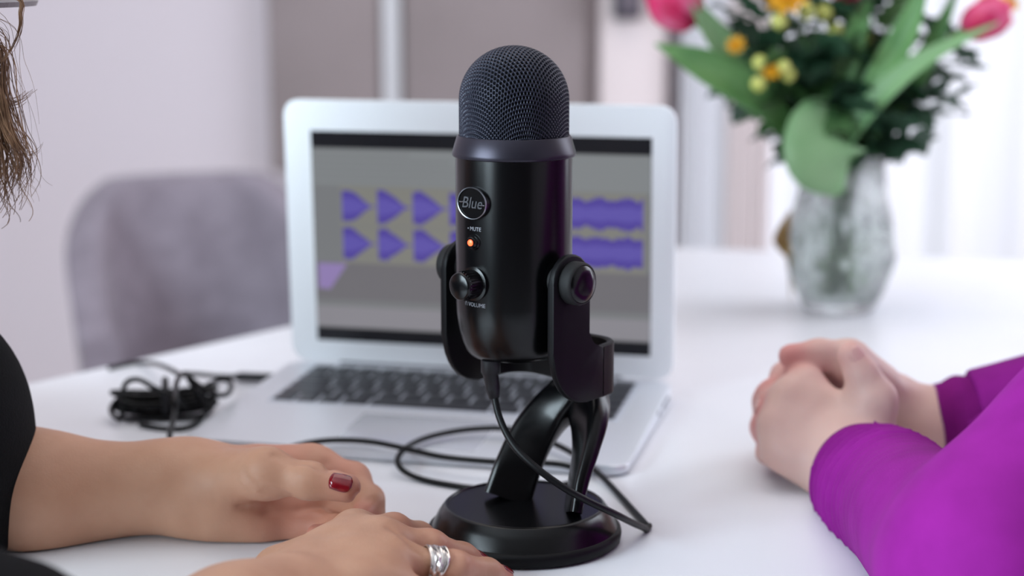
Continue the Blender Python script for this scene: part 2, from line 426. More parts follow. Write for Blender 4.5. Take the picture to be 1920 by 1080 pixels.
for q in range(NH, -1, -1): sec.append((q / NH, -0.028))
ns = len(sec)
for i in range(NA + 1):
    a = -1.95 + 3.9 * i / NA
    for h, off in sec: V.append(shell_pt(a, h, off))
for i in range(NA):
    for j in range(ns):
        k = (j + 1) % ns; F.append((i * ns + j, i * ns + k, (i + 1) * ns + k, (i + 1) * ns + j))
F.append(tuple(range(ns))); F.append(tuple(NA * ns + j for j in range(ns))[::-1])
mb.add(V, F).build('backrest', M_chair, croot, sharp=70)
MB().prism(rounded_rect(0.32, 0.32, 0.10, 8, 0, -0.02), 0.36, 0.47, 0.03).build('seat', M_chair, croot, sharp=70)
for sx in (-1, 1):
    for sy in (-1, 1): MB().tube([(sx * 0.12, sy * 0.11, 0.37), (sx * 0.18, sy * 0.17, 0.004)], [0.016, 0.009], 12).build('leg', mat('beech_wood', srgb(176, 140, 104), 0.5, bump=(60, 0.1, 0.001)) if 'beech_wood' not in bpy.data.materials else bpy.data.materials['beech_wood'], croot)

# ------------------------------------------------------------------ laptop
M_alu = mat('laptop_aluminium', srgb(224, 228, 234), 0.42, 0.55, bump=(900, 0.03, 0.0001))
M_bez = mat('bezel_silver', srgb(246, 249, 252), 0.45, 0.0, bump=(900, 0.02, 0.0001))
M_key = mat('key_black', srgb(34, 36, 42), 0.35, bump=(600, 0.05, 0.0001), spec=0.6)
M_well = mat('key_well', srgb(200, 206, 216), 0.4, 0.4, bump=(600, 0.05, 0.0001))
M_pad = mat('trackpad_glass', srgb(205, 208, 216), 0.25, 0.3, bump=(600, 0.02, 0.0001))
M_port = mat('port_black', srgb(16, 16, 18), 0.5, bump=(300, 0.05, 0.0001))
def screen_mat(name, rgb, k=1.0):
    c = srgb(*rgb); return mat(name, (0.012, 0.012, 0.014, 1), 0.22, bump=(200, 0.01, 0.0001), emit=(c, EM * k), spec=0.4)
LX, LY, YAW = -0.0283, 1.379, -0.2318
lap = empty('laptop', (LX, LY, 0), YAW); tag(lap, 'open silver laptop showing purple sound waveforms on its screen', 'laptop')
W, D = 0.325, 0.227
def base_fn(x, y, z):               # wedge: thinner towards the front edge
    t = (-y) / D
    return (x, y, 0.0012 + (z) * (1 - 0.5 * max(0, min(1, t))))
base = MB().prism(rounded_rect(W, D, 0.012, 6, 0, -D / 2), 0.0, 0.0138, 0.0022, fn=base_fn).build('base', M_alu, lap, sharp=40)
def deck(y): return 0.0012 + 0.0138 * (1 - 0.5 * (-y) / D)
tilt = math.atan(0.0138 * 0.5 / D)
for sx in (-1, 1):
    for yy in (-0.02, -0.205): MB().lathe([(0.006, 0), (0.006, 0.0018)], 16, (sx * 0.14, yy, 0)).build('rubber_foot', M_port, base)
Rk = Matrix.Rotation(tilt, 3, 'X')
MB().box((0, -0.069, deck(-0.069) - 0.0003), (0.277, 0.110, 0.0012), 0.0004, Rk).build('keyboard_well', M_well, lap)
MB().box((0, -0.178, deck(-0.178) - 0.0002), (0.106, 0.076, 0.0010), 0.0003, Rk).build('trackpad', M_pad, lap)
rows = [(0.0085, [1] * 14, -0.0195), (0.0155, [1] * 13 + [1.55], -0.034), (0.0155, [1.55] + [1] * 13, -0.053), (0.0155, [1.8] + [1] * 11 + [1.75], -0.072), (0.0155, [2.3] + [1] * 10 + [2.25], -0.091), (0.0165, [1, 1, 1, 1.25, 5.2, 1.25, 1, 1, 1, 1], -0.1105)]
kmesh = {}
for hgt, ws, yy in rows:
    u = 0.2725 / sum(ws); x = -0.13625
    for wq in ws:
        kw = u * wq - 0.0028
        key = (round(kw, 4), hgt)
        if key not in kmesh:
            o = MB().box((0, 0, 0), (kw, hgt, 0.0016), 0.0005).build('key', M_key, base); kmesh[key] = o.data
        else:
            o = bpy.data.objects.new('key', kmesh[key]); COL.objects.link(o); o.parent = base
        o.location = (x + u * wq / 2, yy, deck(yy) + 0.0008); o.rotation_euler = (tilt, 0, 0); x += u * wq
for i, (yy, ln) in enumerate(((-0.03, 0.012), (-0.05, 0.013), (-0.075, 0.008))):
    MB().box((W / 2 + 0.0001, yy, 0.007), (0.0008, ln, 0.0035), 0.0003).build('port', M_port, base)
MB().tube([(-0.12, 0.003, 0.0125), (0.12, 0.003, 0.0125)], 0.0048, 14).build('hinge', mat('hinge_grey', srgb(70, 72, 78), 0.4, bump=(300, 0.05, 0.0001)), lap)
LH = 0.2244; LT = R(2.27)
lid = MB().prism(rounded_rect(W, LH - 0.003, 0.012, 6, 0, LH / 2 + 0.0015), 0.0, 0.0055, 0.0012, fn=lambda x, y, z: (x, z, y)).build('lid', M_bez, lap, sharp=40)
lid.location = (0, 0.0005, 0.0125); lid.rotation_euler = (LT, 0, 0)
# screen: flat picture made of coloured fields and waveforms
SW, SH = 0.2835, 0.1775; sx0 = -W / 2 + 0.0229; sz1 = LH - 0.0252
SM = [screen_mat('screen_black', (14, 14, 18)), screen_mat('screen_grey', (116, 118, 120)), screen_mat('screen_toolbar', (126, 130, 132)), screen_mat('screen_purple', (78, 66, 150)),
      screen_mat('screen_purple_light', (92, 82, 164)), screen_mat('screen_lavender', (140, 122, 172)), screen_mat('screen_band', (134, 132, 138)), screen_mat('screen_track', (124, 124, 118)), screen_mat('screen_taupe', (108, 106, 110))]
sm = MB()
def spoly(pts, d, mi):
    sm.add([(sx0 + u * SW, -0.0002 - d * 0.00008, sz1 - v * SH) for u, v in pts], [tuple(range(len(pts)))], mi)
def srect(u0, v0, u1, v1, d, mi): spoly([(u0, v1), (u1, v1), (u1, v0), (u0, v0)], d, mi)
srect(0, 0, 1, 1, 0, 0); srect(0, 0.078, 1, 0.935, 1, 1); srect(0, 0.085, 1, 0.25, 2, 2); srect(0.0, 0.62, 1, 0.80, 2, 8); srect(0.0, 0.83, 1, 0.93, 2, 6)
srect(0.085, 0.255, 0.985, 0.44, 2, 7); srect(0.085, 0.445, 0.985, 0.62, 2, 7)
spoly([(0.01, 0.745), (0.045, 0.75), (0.10, 0.625), (0.01, 0.625)], 3, 5)
rnd = random.Random(4)
for r0, r1 in ((0.268, 0.43), (0.447, 0.605)):
    cv = (r0 + r1) / 2; hh = (r1 - r0) / 2
    for u0, L in ((0.09, 0.10), (0.198, 0.10), (0.305, 0.105), (0.415, 0.105), (0.525, 0.10), (0.635, 0.10)):
        up = []; dn = []
        for i in range(15):
            t = i / 14; e = (1.0 if t < 0.28 else max(0.06, 1 - (t - 0.28) / 0.62)) * rnd.uniform(0.86, 1.0)
            up.append((u0 + L * t, cv - hh * e)); dn.append((u0 + L * t, cv + hh * e))
        for a_, b_, c_, d_ in zip(up, up[1:], dn[1:], dn): spoly([d_, c_, b_, a_], 4, 3); 
        for a_, b_, c_, d_ in zip(up, up[1:], dn[1:], dn):
            f = lambda p: (p[0], cv + (p[1] - cv) * 0.5); spoly([f(d_), f(c_), f(b_), f(a_)], 5, 4)
    up = []; dn = []
    for i in range(60):
        t = i / 59; e = 0.72 + 0.2 * abs(math.sin(9.5 * t + 0.6)) + rnd.uniform(-0.1, 0.1)
        up.append((0.755 + 0.222 * t, cv - hh * e)); dn.append((0.755 + 0.222 * t, cv + hh * e))
    for a_, b_, c_, d_ in zip(up, up[1:], dn[1:], dn): spoly([d_, c_, b_, a_], 4, 3)
    for a_, b_, c_, d_ in zip(up, up[1:], dn[1:], dn):
        f = lambda p: (p[0], cv + (p[1] - cv) * 0.45); spoly([f(d_), f(c_), f(b_), f(a_)], 5, 4)
for i in range(5):                   # toolbar rules and small controls
    v = 0.10 + 0.03 * i; srect(0.01, v, 0.30 + 0.12 * i, v + 0.008, 3, 1)
o = sm.build('screen', SM, lid, smooth=False); tag(o, 'dark-framed screen with grey audio tracks and purple waveforms')
MB().lathe([(0.0018, 0), (0.0018, 0.0003)], 12, (0, -0.0002, LH - 0.012), M=Matrix.Rotation(R(90), 3, 'X')).build('webcam', M_port, lid)
# ------------------------------------------------------------------ microphone
M_mic = mat('satin_black_paint', srgb(5, 5, 7), 0.24, bump=(900, 0.03, 0.0001), spec=0.4)
M_mic2 = mat('matt_black_paint', srgb(11, 11, 14), 0.48, bump=(1500, 0.08, 0.0001), spec=0.22)
M_ringm = mat('dark_ring_metal', srgb(50, 47, 57), 0.36, 0.6, bump=(1200, 0.04, 0.0001))
M_gloss = mat('gloss_black', srgb(8, 8, 10), 0.22, bump=(300, 0.02, 0.0001), spec=0.4)
M_rub = mat('black_rubber', srgb(14, 14, 16), 0.7, bump=(900, 0.15, 0.0002))
M_wire = mat('grille_wire', srgb(36, 38, 52), 0.38, 0.4, bump=(900, 0.05, 0.0001))
M_hole = mat('grille_hole', srgb(6, 7, 11), 0.9, bump=(900, 0.05, 0.0001))
M_print = mat('print_silver', srgb(150, 150, 158), 0.4, 0.3, bump=(900, 0.02, 0.0001))
M_chrome = mat('badge_chrome', srgb(150, 152, 160), 0.25, 0.9, bump=(900, 0.02, 0.0001))
M_led = mat('led_red', srgb(255, 60, 30), 0.3, emit=((1.0, 0.10, 0.03, 1), 3.2 * EM), bump=(900, 0.02, 0.0001))
PHI = R(42)
MX, MY = 0.0077, 0.996
U = np.array([math.sin(PHI), math.cos(PHI), 0]); Vv = np.array([math.cos(PHI), -math.sin(PHI), 0])   # back of the microphone, its right-hand knob
mic = empty('microphone', (MX, MY, 0)); tag(mic, 'black desk microphone with domed grille on a round stand', 'microphone')
AX = np.array([-0.0065, 0.0, 0.0])                                       # body axis relative to the foot
def uvz(u, v, z): p = U * u + Vv * v; return (p[0], p[1], z)
def auv(u, v, z): p = AX + U * u + Vv * v; return (p[0], p[1], z)
# foot
MB().lathe([(0.0, 0.0005), (0.0565, 0.0005), (0.0585, 0.002), (0.0590, 0.0055), (0.0585, 0.008), (0.057, 0.0088), (0.0565, 0.0092)], 96).build('foot_rim', M_mic2, mic, sharp=60)
MB().lathe([(0.0568, 0.0085), (0.0560, 0.0098), (0.0528, 0.0165), (0.0492, 0.0215), (0.0478, 0.0226), (0.0466, 0.0226), (0.0462, 0.0218), (0.0, 0.0218)], 96).build('foot_plate', M_mic, mic, sharp=60)
# stand: two legs joined in an arch under a neck
def ribbon(pts, n=10):
    """pts: (centre, width direction, half width, half thickness)"""
    C = catmull([np.concatenate([p[0], p[1] / np.linalg.norm(p[1]), [p[2], p[3]]]) for p in pts], n)
    V = []; F = []; ns = 20
    P = C[:, :3]; T = np.gradient(P, axis=0); T /= np.linalg.norm(T, axis=1)[:, None]
    for c, t in zip(C, T):
        wv = c[3:6]; wv = wv - t * (wv @ t); wv /= np.linalg.norm(wv); nv = np.cross(t, wv)
        for k in range(ns):
            a = 2 * math.pi * k / ns; ca, sa = math.cos(a), math.sin(a)
            e = 0.45
            V.append(c[:3] + wv * c[6] * math.copysign(abs(ca) ** e, ca) + nv * c[7] * math.copysign(abs(sa) ** e, sa))
    m = len(C)
    for j in range(m - 1):
        for k in range(ns): q = (k + 1) % ns; F.append((j * ns + k, j * ns + q, (j + 1) * ns + q, (j + 1) * ns + k))
    F.append(tuple(range(ns))[::-1]); F.append(tuple((m - 1) * ns + k for k in range(ns)))
    return V, F
A3 = lambda *a: np.array(a, float)
mb = MB()
neck = A3(*uvz(0.047, 0.002, 0.088))
legL = [(A3(-0.0105, 0.011, 0.0215), A3(1, 0.05, 0), 0.0150, 0.0050), (A3(-0.0040, 0.0165, 0.040), A3(1, 0.0, 0), 0.0145, 0.0055), (A3(0.004, 0.024, 0.056), A3(1, -0.10, 0), 0.0140, 0.0065),
        (A3(0.014, 0.030, 0.069), A3(1, -0.35, 0), 0.0135, 0.0085), (A3(0.025, 0.032, 0.079), A3(1, -0.7, 0), 0.0130, 0.0105), (neck, Vv, 0.0130, 0.0110), (neck + A3(0.001, 0.001, 0.012), Vv, 0.0130, 0.0110)]
legR = [(A3(0.0285, -0.0175, 0.0215), A3(0.12, -1, 0), 0.0120, 0.0040), (A3(0.0325, -0.0095, 0.040), A3(0.12, -1, 0), 0.0125, 0.0048), (A3(0.0370, -0.001, 0.056), A3(0.2, -1, 0), 0.0130, 0.0058),
        (A3(0.0395, 0.010, 0.069), A3(0.4, -1, 0), 0.0130, 0.0075), (A3(0.0385, 0.022, 0.079), A3(0.7, -1, 0), 0.0130, 0.0095), (neck, Vv, 0.0130, 0.0110), (neck + A3(0.001, 0.001, 0.012), Vv, 0.0130, 0.0110)]
for lg in (legL, legR):
    V, F = ribbon(lg); mb.add(V, F)
mb.build('stand', M_mic, mic, sharp=50)
# yoke: two J-shaped side plates joined by a band that turns behind the body
def yoke_plate(sgn):
    zk, hw, zt, zb = 0.164, 0.0162, 0.122, 0.0905
    ol = []
    for i in range(13):
        a = math.radians(180 * i / 12); ol.append((hw * math.cos(a), zk + hw * math.sin(a)))          # rounded top, from back to front
    for i in range(9):                                                                                   # front edge sweeps back
        a = math.radians(90 * i / 8); ol.append((-hw + 0.030 * (1 - math.cos(a)), 0.1245 - 0.034 * math.sin(a)))
    ol += [(0.030, zb), (0.030, zt)]
    for i in range(7):
        a = math.radians(90 * i / 6); ol.append((hw + 0.010 - 0.010 * math.sin(a), zt + 0.010 * (1 - math.cos(a))))
    v0 = 0.0405
    return MB().prism(ol, v0, v0 + 0.0045, 0.0012, fn=lambda x, y, z: auv(x, sgn * z, y))
yk = None
mbs = yoke_plate(1); m2 = yoke_plate(-1); mbs.add(m2.V, [f[::-1] for f in m2.F])
# band round the back
pathb = [(0.0295, -0.0428), (0.034, -0.0420)] + [(0.034 + 0.016 * math.sin(a), -0.026 - 0.016 * math.cos(a)) for a in np.linspace(0.3, math.pi / 2, 6)]
pathb = pathb + [(0.050, v) for v in (-0.013, 0.0, 0.013)] + [(u, -v) for u, v in pathb[::-1]]
Vb = []; Fb = []
Pb = np.array(pathb); Tb = np.gradient(Pb, axis=0); Tb /= np.linalg.norm(Tb, axis=1)[:, None]; Nb = np.stack([Tb[:, 1], -Tb[:, 0]], 1)
prof = [(-0.00225, 0.0912), (-0.0015, 0.0905), (0.0015, 0.0905), (0.00225, 0.0912), (0.00225, 0.1213), (0.0015, 0.122), (-0.0015, 0.122), (-0.00225, 0.1213)]
for p, nn in zip(Pb, Nb):
    for o_, z in prof: Vb.append(auv(p[0] + nn[0] * o_, p[1] + nn[1] * o_, z))
for i in range(len(Pb) - 1):
    for k in range(8): q = (k + 1) % 8; Fb.append((i * 8 + k, i * 8 + q, (i + 1) * 8 + q, (i + 1) * 8 + k))
mbs.add(Vb, Fb); yoke = mbs.build('yoke', M_mic2, mic, sharp=45)
def axis_matrix(d):                   # rotation taking local z to direction d
    return Vector(d).to_track_quat('Z', 'Y').to_matrix()
for sgn in (1, -1):
    d = Vv * sgn; Mk = axis_matrix(d)
    kb = MB().lathe([(0.0090, 0.0335), (0.0090, 0.0448), (0.0122, 0.0450), (0.0126, 0.0456), (0.0126, 0.0515), (0.0120, 0.0530), (0.0112, 0.0534), (0.0108, 0.0531)], 48, auv(0, 0, 0.164), M=Mk).build('side_knob', M_rub, mic, sharp=50)
    MB().lathe([(0.0110, 0.0530), (0.0100, 0.0542), (0.0060, 0.0552), (0.0, 0.0555)], 40, auv(0, 0, 0.164), M=Mk).build('knob_cap', M_gloss, kb, sharp=60)
# body
RB = 0.0344
MB().lathe([(0.0, 0.1145), (0.0215, 0.1145), (0.0258, 0.1155), (0.0285, 0.1185), (0.0310, 0.1245), (0.0330, 0.1325), (0.0341, 0.1410), (RB, 0.148), (RB, 0.2345), (0.0, 0.2345)], 128, tuple(AX)).build('body', M_mic, mic, sharp=50)
MB().lathe([(0.0338, 0.2335), (0.0359, 0.2342), (0.0363, 0.2352), (0.0361, 0.2368), (0.0335, 0.2455), (0.0329, 0.2462), (0.0318, 0.2462), (0.0316, 0.2440)], 128, tuple(AX)).build('collar', M_ringm, mic, sharp=40)
# grille: perforated sheet drawn into a dome; the hole pattern is that of the flat sheet
RG, ZG = 0.0322, 0.2665
NT, NS = 760, 270
Ltot = (ZG - 0.2430) + RG * math.pi / 2
th = np.arange(NT) * 2 * np.pi / NT
s_ = (np.arange(NS) + 0.5) / NS * Ltot
TH, SS = np.meshgrid(th, s_, indexing='xy')                           # rows: distance from the crown
dome = SS < RG * math.pi / 2
ang = np.minimum(SS / RG, math.pi / 2)
r0 = RG * np.sin(ang); z0 = np.where(dome, ZG + RG * 0.98 * np.cos(ang), ZG - (SS - RG * math.pi / 2))
nr, nz = np.sin(ang), np.cos(ang)
la = TH - math.radians(-90 + 12) + math.pi / 2
fx, fy = SS * np.cos(la), SS * np.sin(la)
pit = 0.00285
# hexagonal lattice of holes on the flat sheet
def lat(ox, oy):
    a = (fx - ox) / pit; b = (fy - oy) / (pit * 1.732)
    return np.hypot((a - np.round(a)) * pit, (b - np.round(b)) * pit * 1.732)
dd = np.minimum(lat(0, 0), lat(pit / 2, pit * 0.866))
hole = np.clip((0.00114 - dd) / 0.00030, 0, 1); hole = hole * hole * (3 - 2 * hole)
rr = -0.0011 * hole
GX, GY_, GZ = (r0 + rr * nr) * np.cos(TH) + AX[0], (r0 + rr * nr) * np.sin(TH) + AX[1], z0 + rr * nz
V = np.stack([GX, GY_, GZ], -1).reshape(-1, 3)
j, i = np.meshgrid(np.arange(NS - 1), np.arange(NT), indexing='ij'); i2 = (i + 1) % NT
F = np.stack([j * NT + i, (j + 1) * NT + i, (j + 1) * NT + i2, j * NT + i2], -1).reshape(-1, 4)
gr = np_mesh('grille', V, F, M_wire, mic); gr.data.materials.append(M_hole)
hv = hole.reshape(-1); gr.data.polygons.foreach_set('material_index', (hv[F].mean(1) > 0.72).astype(np.int32)); gr.data.update()
gr['kind'] = 'stuff'
# things on the front: badge with raised lettering, mute button, volume knob, printed words
Fd = -U
def front_pt(phi_off, r, z):
    a = math.atan2(Fd[1], Fd[0]) + phi_off
    return Vector((AX[0] + r * math.cos(a), AX[1] + r * math.sin(a), z)), Vector((math.cos(a), math.sin(a), 0))
c, d = front_pt(0, 0.0338, 0.2095); Mf = axis_matrix(d)
def frontM(d):                        # columns: across (to the viewer's right when facing the front), up, outwards
    zz = Vector(d); yy = Vector((0, 0, 1)); xx = yy.cross(zz); return Matrix((xx, yy, zz)).transposed()
Mf = frontM(d)
def oval(rx, ry, prof, cap=True):
    V = []; F = []; n = 48
    for k, z in prof:
        for i in range(n): a = 2 * math.pi * i / n; V.append(tuple(Mf @ Vector((rx * k * math.cos(a), ry * k * math.sin(a), z)) + c))
    for j in range(len(prof) - 1):
        for i in range(n): q = (i + 1) % n; F.append((j * n + i, j * n + q, (j + 1) * n + q, (j + 1) * n + i))
    if cap: F.append(tuple((len(prof) - 1) * n + i for i in range(n)))
    return V, F
bad = MB().add(*oval(0.0112, 0.0092, [(1, -0.003), (1, 0.0020), (0.97, 0.0026), (0.93, 0.0026), (0.91, 0.0020), (0.5, 0.0020)])).build('badge', M_gloss, mic, sharp=40)
MB().add(*oval(0.0113, 0.0093, [(1.0, 0.0016), (1.015, 0.0022), (0.985, 0.0028), (0.945, 0.0027)], False)).build('badge_rim', M_chrome, bad, sharp=60)
def text_obj(name, s, size, m, parent, at, Mr, ext=0.0003, shear=0.0):
    cu = bpy.data.curves.new(name, 'FONT'); cu.body = s; cu.size = size; cu.align_x = 'CENTER'; cu.align_y = 'CENTER'; cu.extrude = ext; cu.shear = shear; cu.resolution_u = 4
    o = bpy.data.objects.new(name, cu); COL.objects.link(o)
    dg = bpy.context.evaluated_depsgraph_get(); me = bpy.data.meshes.new_from_object(o.evaluated_get(dg))
    bpy.data.objects.remove(o); bpy.data.curves.remove(cu)
    for v in me.vertices: v.co = Mr @ v.co + Vector(at)
    me.materials.clear(); me.materials.append(m); me.name = name
    o = bpy.data.objects.new(name, me); COL.objects.link(o); o.parent = parent; return o
text_obj('badge_lettering', 'Blue', 0.0092, M_chrome, bad, c + d * 0.0022, Mf, 0.0004, 0.25)
MB().tube([tuple(Mf @ Vector((x, 0.0005 + 0.0003 * math.sin(x * 900), 0.0023)) + c) for x in np.linspace(-0.0098, -0.0068, 5)], 0.0003, 6).tube([tuple(Mf @ Vector((x, -0.0008 + 0.0003 * math.sin(x * 900), 0.0023)) + c) for x in np.linspace(0.0072, 0.0098, 5)], 0.0003, 6).build('badge_flourish', M_chrome, bad)
c2, d2 = front_pt(0, 0.0338, 0.1868); Mf2 = frontM(d2)
mu = MB().lathe([(0.0046, -0.003), (0.0046, 0.0012), (0.0042, 0.0018), (0.0036, 0.0018), (0.0034, 0.0030), (0.0029, 0.0036), (0.0, 0.0036)], 32, c2, M=axis_matrix(d2)).build('mute_button', M_gloss, mic, sharp=40)
o = MB().lathe([(0.0019, 0.0034), (0.0018, 0.0041), (0.0010, 0.0045), (0.0, 0.0046)], 20, c2, M=axis_matrix(d2)).build('indicator_light', M_led, mu); tag(o, 'glowing red light in the mute button')
c3, d3 = front_pt(0, 0.0338, 0.1625)
vk = MB().lathe([(0.0100, -0.003), (0.0100, 0.0015), (0.0084, 0.0020), (0.0082, 0.0120), (0.0078, 0.0132), (0.0070, 0.0138), (0.0, 0.0138)], 40, c3, M=axis_matrix(d3)).build('volume_knob', M_gloss, mic, sharp=40)
Ma = axis_matrix(d3)
mbk = MB()
for k in range(28):
    a = 2 * math.pi * k / 28; mbk.tube([tuple(Ma @ Vector((0.0082 * math.cos(a), 0.0082 * math.sin(a), z)) + c3) for z in (0.0028, 0.007, 0.0115)], 0.00035, 5)
mbk.build('knob_ribs', M_gloss, vk)
def curved_print(s, z, size, name):  # lettering bent round the body
    o = text_obj(name, s, size, M_print, mic, (0, 0, 0), Matrix.Identity(3), 0.00005)
    a0 = math.atan2(Fd[1], Fd[0])
    for v in o.data.vertices:
        a = a0 + v.co.x / RB; r = RB + 0.00012 + v.co.z
        v.co = (AX[0] + r * math.cos(a), AX[1] + r * math.sin(a), z + v.co.y)
    return o
curved_print('\u2022 MUTE', 0.1944, 0.0033, 'mute_print'); curved_print('\u2229 VOLUME', 0.1500, 0.0033, 'volume_print')
# ------------------------------------------------------------------ usb cable: microphone - loops - hank - laptop
M_cab = mat('cable_black', srgb(10, 11, 14), 0.42, bump=(500, 0.05, 0.0002), spec=0.3)
M_plug = mat('plug_black', srgb(18, 19, 24), 0.5, bump=(500, 0.08, 0.0002))
M_tie = mat('tie_black', srgb(26, 26, 32), 0.45, bump=(300, 0.1, 0.0003))
cab = empty('usb_cable', (-0.25, 1.30, 0)); tag(cab, 'long black cable from the microphone to the laptop, partly tied in a hank', 'cable')
def wbuild(mb, name, m, root=None, sharp=50):
    return wparent(mb.build(name, m, sharp=sharp), root or cab)
CR = 0.0021
px0 = np.array([MX, MY, 0]) + AX - U * 0.0205
plug = [px0 + [0, 0, 0.1150], px0 + [0, 0, 0.1075], px0 + [0, 0, 0.1060], px0 + [0.0012, 0, 0.098], px0 + [0.002, -0.001, 0.092]]
wbuild(MB().tube(plug, [0.0058, 0.0058, 0.0046, 0.0044, 0.0030], 14), 'microphone_plug', M_plug)
main = [px0 + [0.002, -0.001, 0.094], gy(937, 785, 0.973), gy(965, 838, 0.962), gy(1015, 885, 0.953), gy(1080, 928, 0.951), gy(1150, 962, 0.962), gy(1187, 981, 0.983), gy(1208, 993, 1.002) + [0, 0, 0.001], gy(1217, 998, 1.013), 
        gz(1212, 985, CR), gz(1192, 962, CR), gz(1130, 895, CR + 0.002), gz(1078, 853, 0.013), gz(1035, 830, 0.016), gz(990, 811, 0.017), gz(945, 803, 0.017), gz(895, 804, 0.016), gz(845, 810, 0.015), gz(793, 823, 0.014), gz(757, 843, 0.012), gz(745, 866, 0.0095),
        gz(764, 888, 0.004), gz(812, 904, CR), gz(900, 917, CR), gz(985, 916, CR), gz(1050, 911, CR), gz(1082, 898, 0.004), gz(1080, 880, 0.010), gz(1045, 870, 0.0125), gz(985, 867, 0.0125), gz(927, 866, 0.0125), gz(831, 857, 0.0125), gz(768, 843, 0.0128), gz(700, 829, 0.013), gz(640, 825, 0.0128), gz(580, 830, 0.0122), gz(520, 846, 0.008),
        gz(450, 862, CR), gz(380, 862, CR), gz(330, 846, CR + 0.001), gz(318, 815, 0.006), gz(326, 785, 0.028), gz(329, 752, 0.044), gz(330, 722, 0.046), gz(338, 704, 0.040), gz(352, 704, 0.032)]
def relax(P, it=2):
    P = P.copy()
    for _ in range(it): P[1:-1] = 0.5 * P[1:-1] + 0.25 * (P[:-2] + P[2:])
    return P
C = relax(catmull(main, 10), 6); C[:, 2] = np.maximum(C[:, 2], CR)
wbuild(MB().tube(C, CR, 10), 'cord', M_cab)
# hank of folded loops, bound in the middle
rnd = random.Random(11)
hc = gz(312, 782, 0.0)
hx, hy = np.array([0.985, 0.17, 0]), np.array([-0.17, 0.985, 0])
mb = MB()
pts = []
for k in range(7 * 14):
    t = k / 14 * 2 * math.pi; tn = k // 14
    q = rnd.random()
    lx = (0.034 + 0.008 * math.sin(tn * 2.3)) * math.cos(t + 0.3 * math.sin(tn * 3.1)); ly = (0.015 + 0.007 * math.cos(tn * 1.7)) * math.sin(t)
    pinch = 1 - 0.45 * math.exp(-(lx / 0.014) ** 2)
    z = 0.003 + 0.0026 * tn + 0.006 * abs(lx / 0.04) ** 2 * (0.3 + 0.7 * ((tn * 37) % 10) / 10)
    pts.append(hc + hx * lx + hy * ly * pinch + np.array([rnd.uniform(-1, 1) * 0.002, rnd.uniform(-1, 1) * 0.002, z]))
C = relax(catmull(pts, 4), 4); C[:, 2] = np.maximum(C[:, 2], CR)
mb.tube(C, CR, 8)
wbuild(mb, 'hank', M_cab)
# looser loops standing up from the hank
lo1 = [gz(255, 770, 0.01), gz(232, 735, 0.022), gz(240, 715, 0.030), gz(262, 712, 0.032), gz(290, 728, 0.028), gz(325, 742, 0.024), gz(350, 765, 0.012)]
lo2 = [gz(390, 770, 0.008), gz(375, 745, 0.018), gz(352, 706, 0.036), gz(372, 722, 0.030), gz(405, 740, 0.022), gz(428, 738, 0.018), gz(433, 718, 0.018), gz(415, 712, 0.022), gz(380, 728, 0.022), gz(372, 755, 0.012)]
lo3 = [gz(225, 788, 0.006), gz(208, 770, 0.010), gz(222, 748, 0.016), gz(250, 742, 0.018), gz(285, 752, 0.014)]
lo4 = [gz(262, 796, 0.003), gz(300, 803, CR), gz(340, 804, CR), gz(368, 794, 0.003), gz(382, 778, 0.006)]
for k, l in enumerate((lo1, lo2, lo3, lo4)): wbuild(MB().tube(relax(catmull(l, 8), 2), CR, 8), 'loose_loop', M_cab)
wbuild(MB().tube([hc + hy * 0.016 * math.cos(a) + np.array([0, 0, 0.0155 + 0.0142 * math.sin(a)]) for a in np.linspace(0, 2 * math.pi, 25)], 0.0026, 8), 'tie_band', M_tie)
# far strands: one runs off to the left edge of the table, one ends in the plug at the laptop's side
fs = [gz(340, 704, 0.036), gz(318, 692, 0.026), gz(292, 682, 0.012), gz(262, 680, CR), gz(238, 682, CR), gz(205, 690, CR)]
wbuild(MB().tube(relax(catmull(fs, 8), 2), CR, 8), 'far_cord', M_cab)
ps = gz(432, 706, 0.006); pe = gz(512, 709, 0.006)
wbuild(MB().tube([gz(345, 700, 0.034), gz(375, 702, 0.018), gz(405, 705, 0.008), ps], CR, 8, res=8), 'laptop_cord', M_cab)
wbuild(MB().tube([ps, ps + (pe - ps) * 0.15, ps + (pe - ps) * 0.2, pe], [0.003, 0.004, 0.0058, 0.0058], 12, flat=0.7), 'laptop_plug', M_plug)

# ------------------------------------------------------------------ glass vase
VX, VY = 0.334, 1.715
M_glass = mat('vase_glass', srgb(246, 250, 249), 0.10, trans=0.92, ior=1.33, bump=(110, 0.9, 0.006))
M_water = mat('water', srgb(238, 244, 240), 0.0, trans=0.95, ior=1.2, bump=(60, 0.1, 0.001))
vroot = empty('vase', (VX, VY, 0)); tag(vroot, 'textured clear glass vase holding the bouquet', 'vase')
NV = 14
prof = [(0.0, 0.0006), (0.034, 0.0006), (0.0365, 0.003), (0.0450, 0.020), (0.0535, 0.042), (0.0560, 0.055), (0.0545, 0.070), (0.0505, 0.095), (0.0455, 0.118), (0.0425, 0.138), (0.0425, 0.150), (0.0455, 0.160), (0.0440, 0.1605), (0.0400, 0.150), (0.0400, 0.138), (0.0430, 0.118), (0.0480, 0.095), (0.0520, 0.070), (0.0530, 0.055), (0.0500, 0.042), (0.0415, 0.020), (0.034, 0.010), (0.0, 0.010)]
mb = MB(); V = []; F = []
for jn, (r, z) in enumerate(prof):
    for i in range(NV):
        a = 2 * math.pi * (i + 0.5 * (jn % 2)) / NV; V.append((r * math.cos(a), r * math.sin(a), z))
for jn in range(len(prof) - 1):
    for i in range(NV):
        k = (i + 1) % NV; F.append((jn * NV + i, jn * NV + k, (jn + 1) * NV + k, (jn + 1) * NV + i))
mb.add(V, F).build('glass_body', M_glass, vroot, smooth=True, sharp=14)
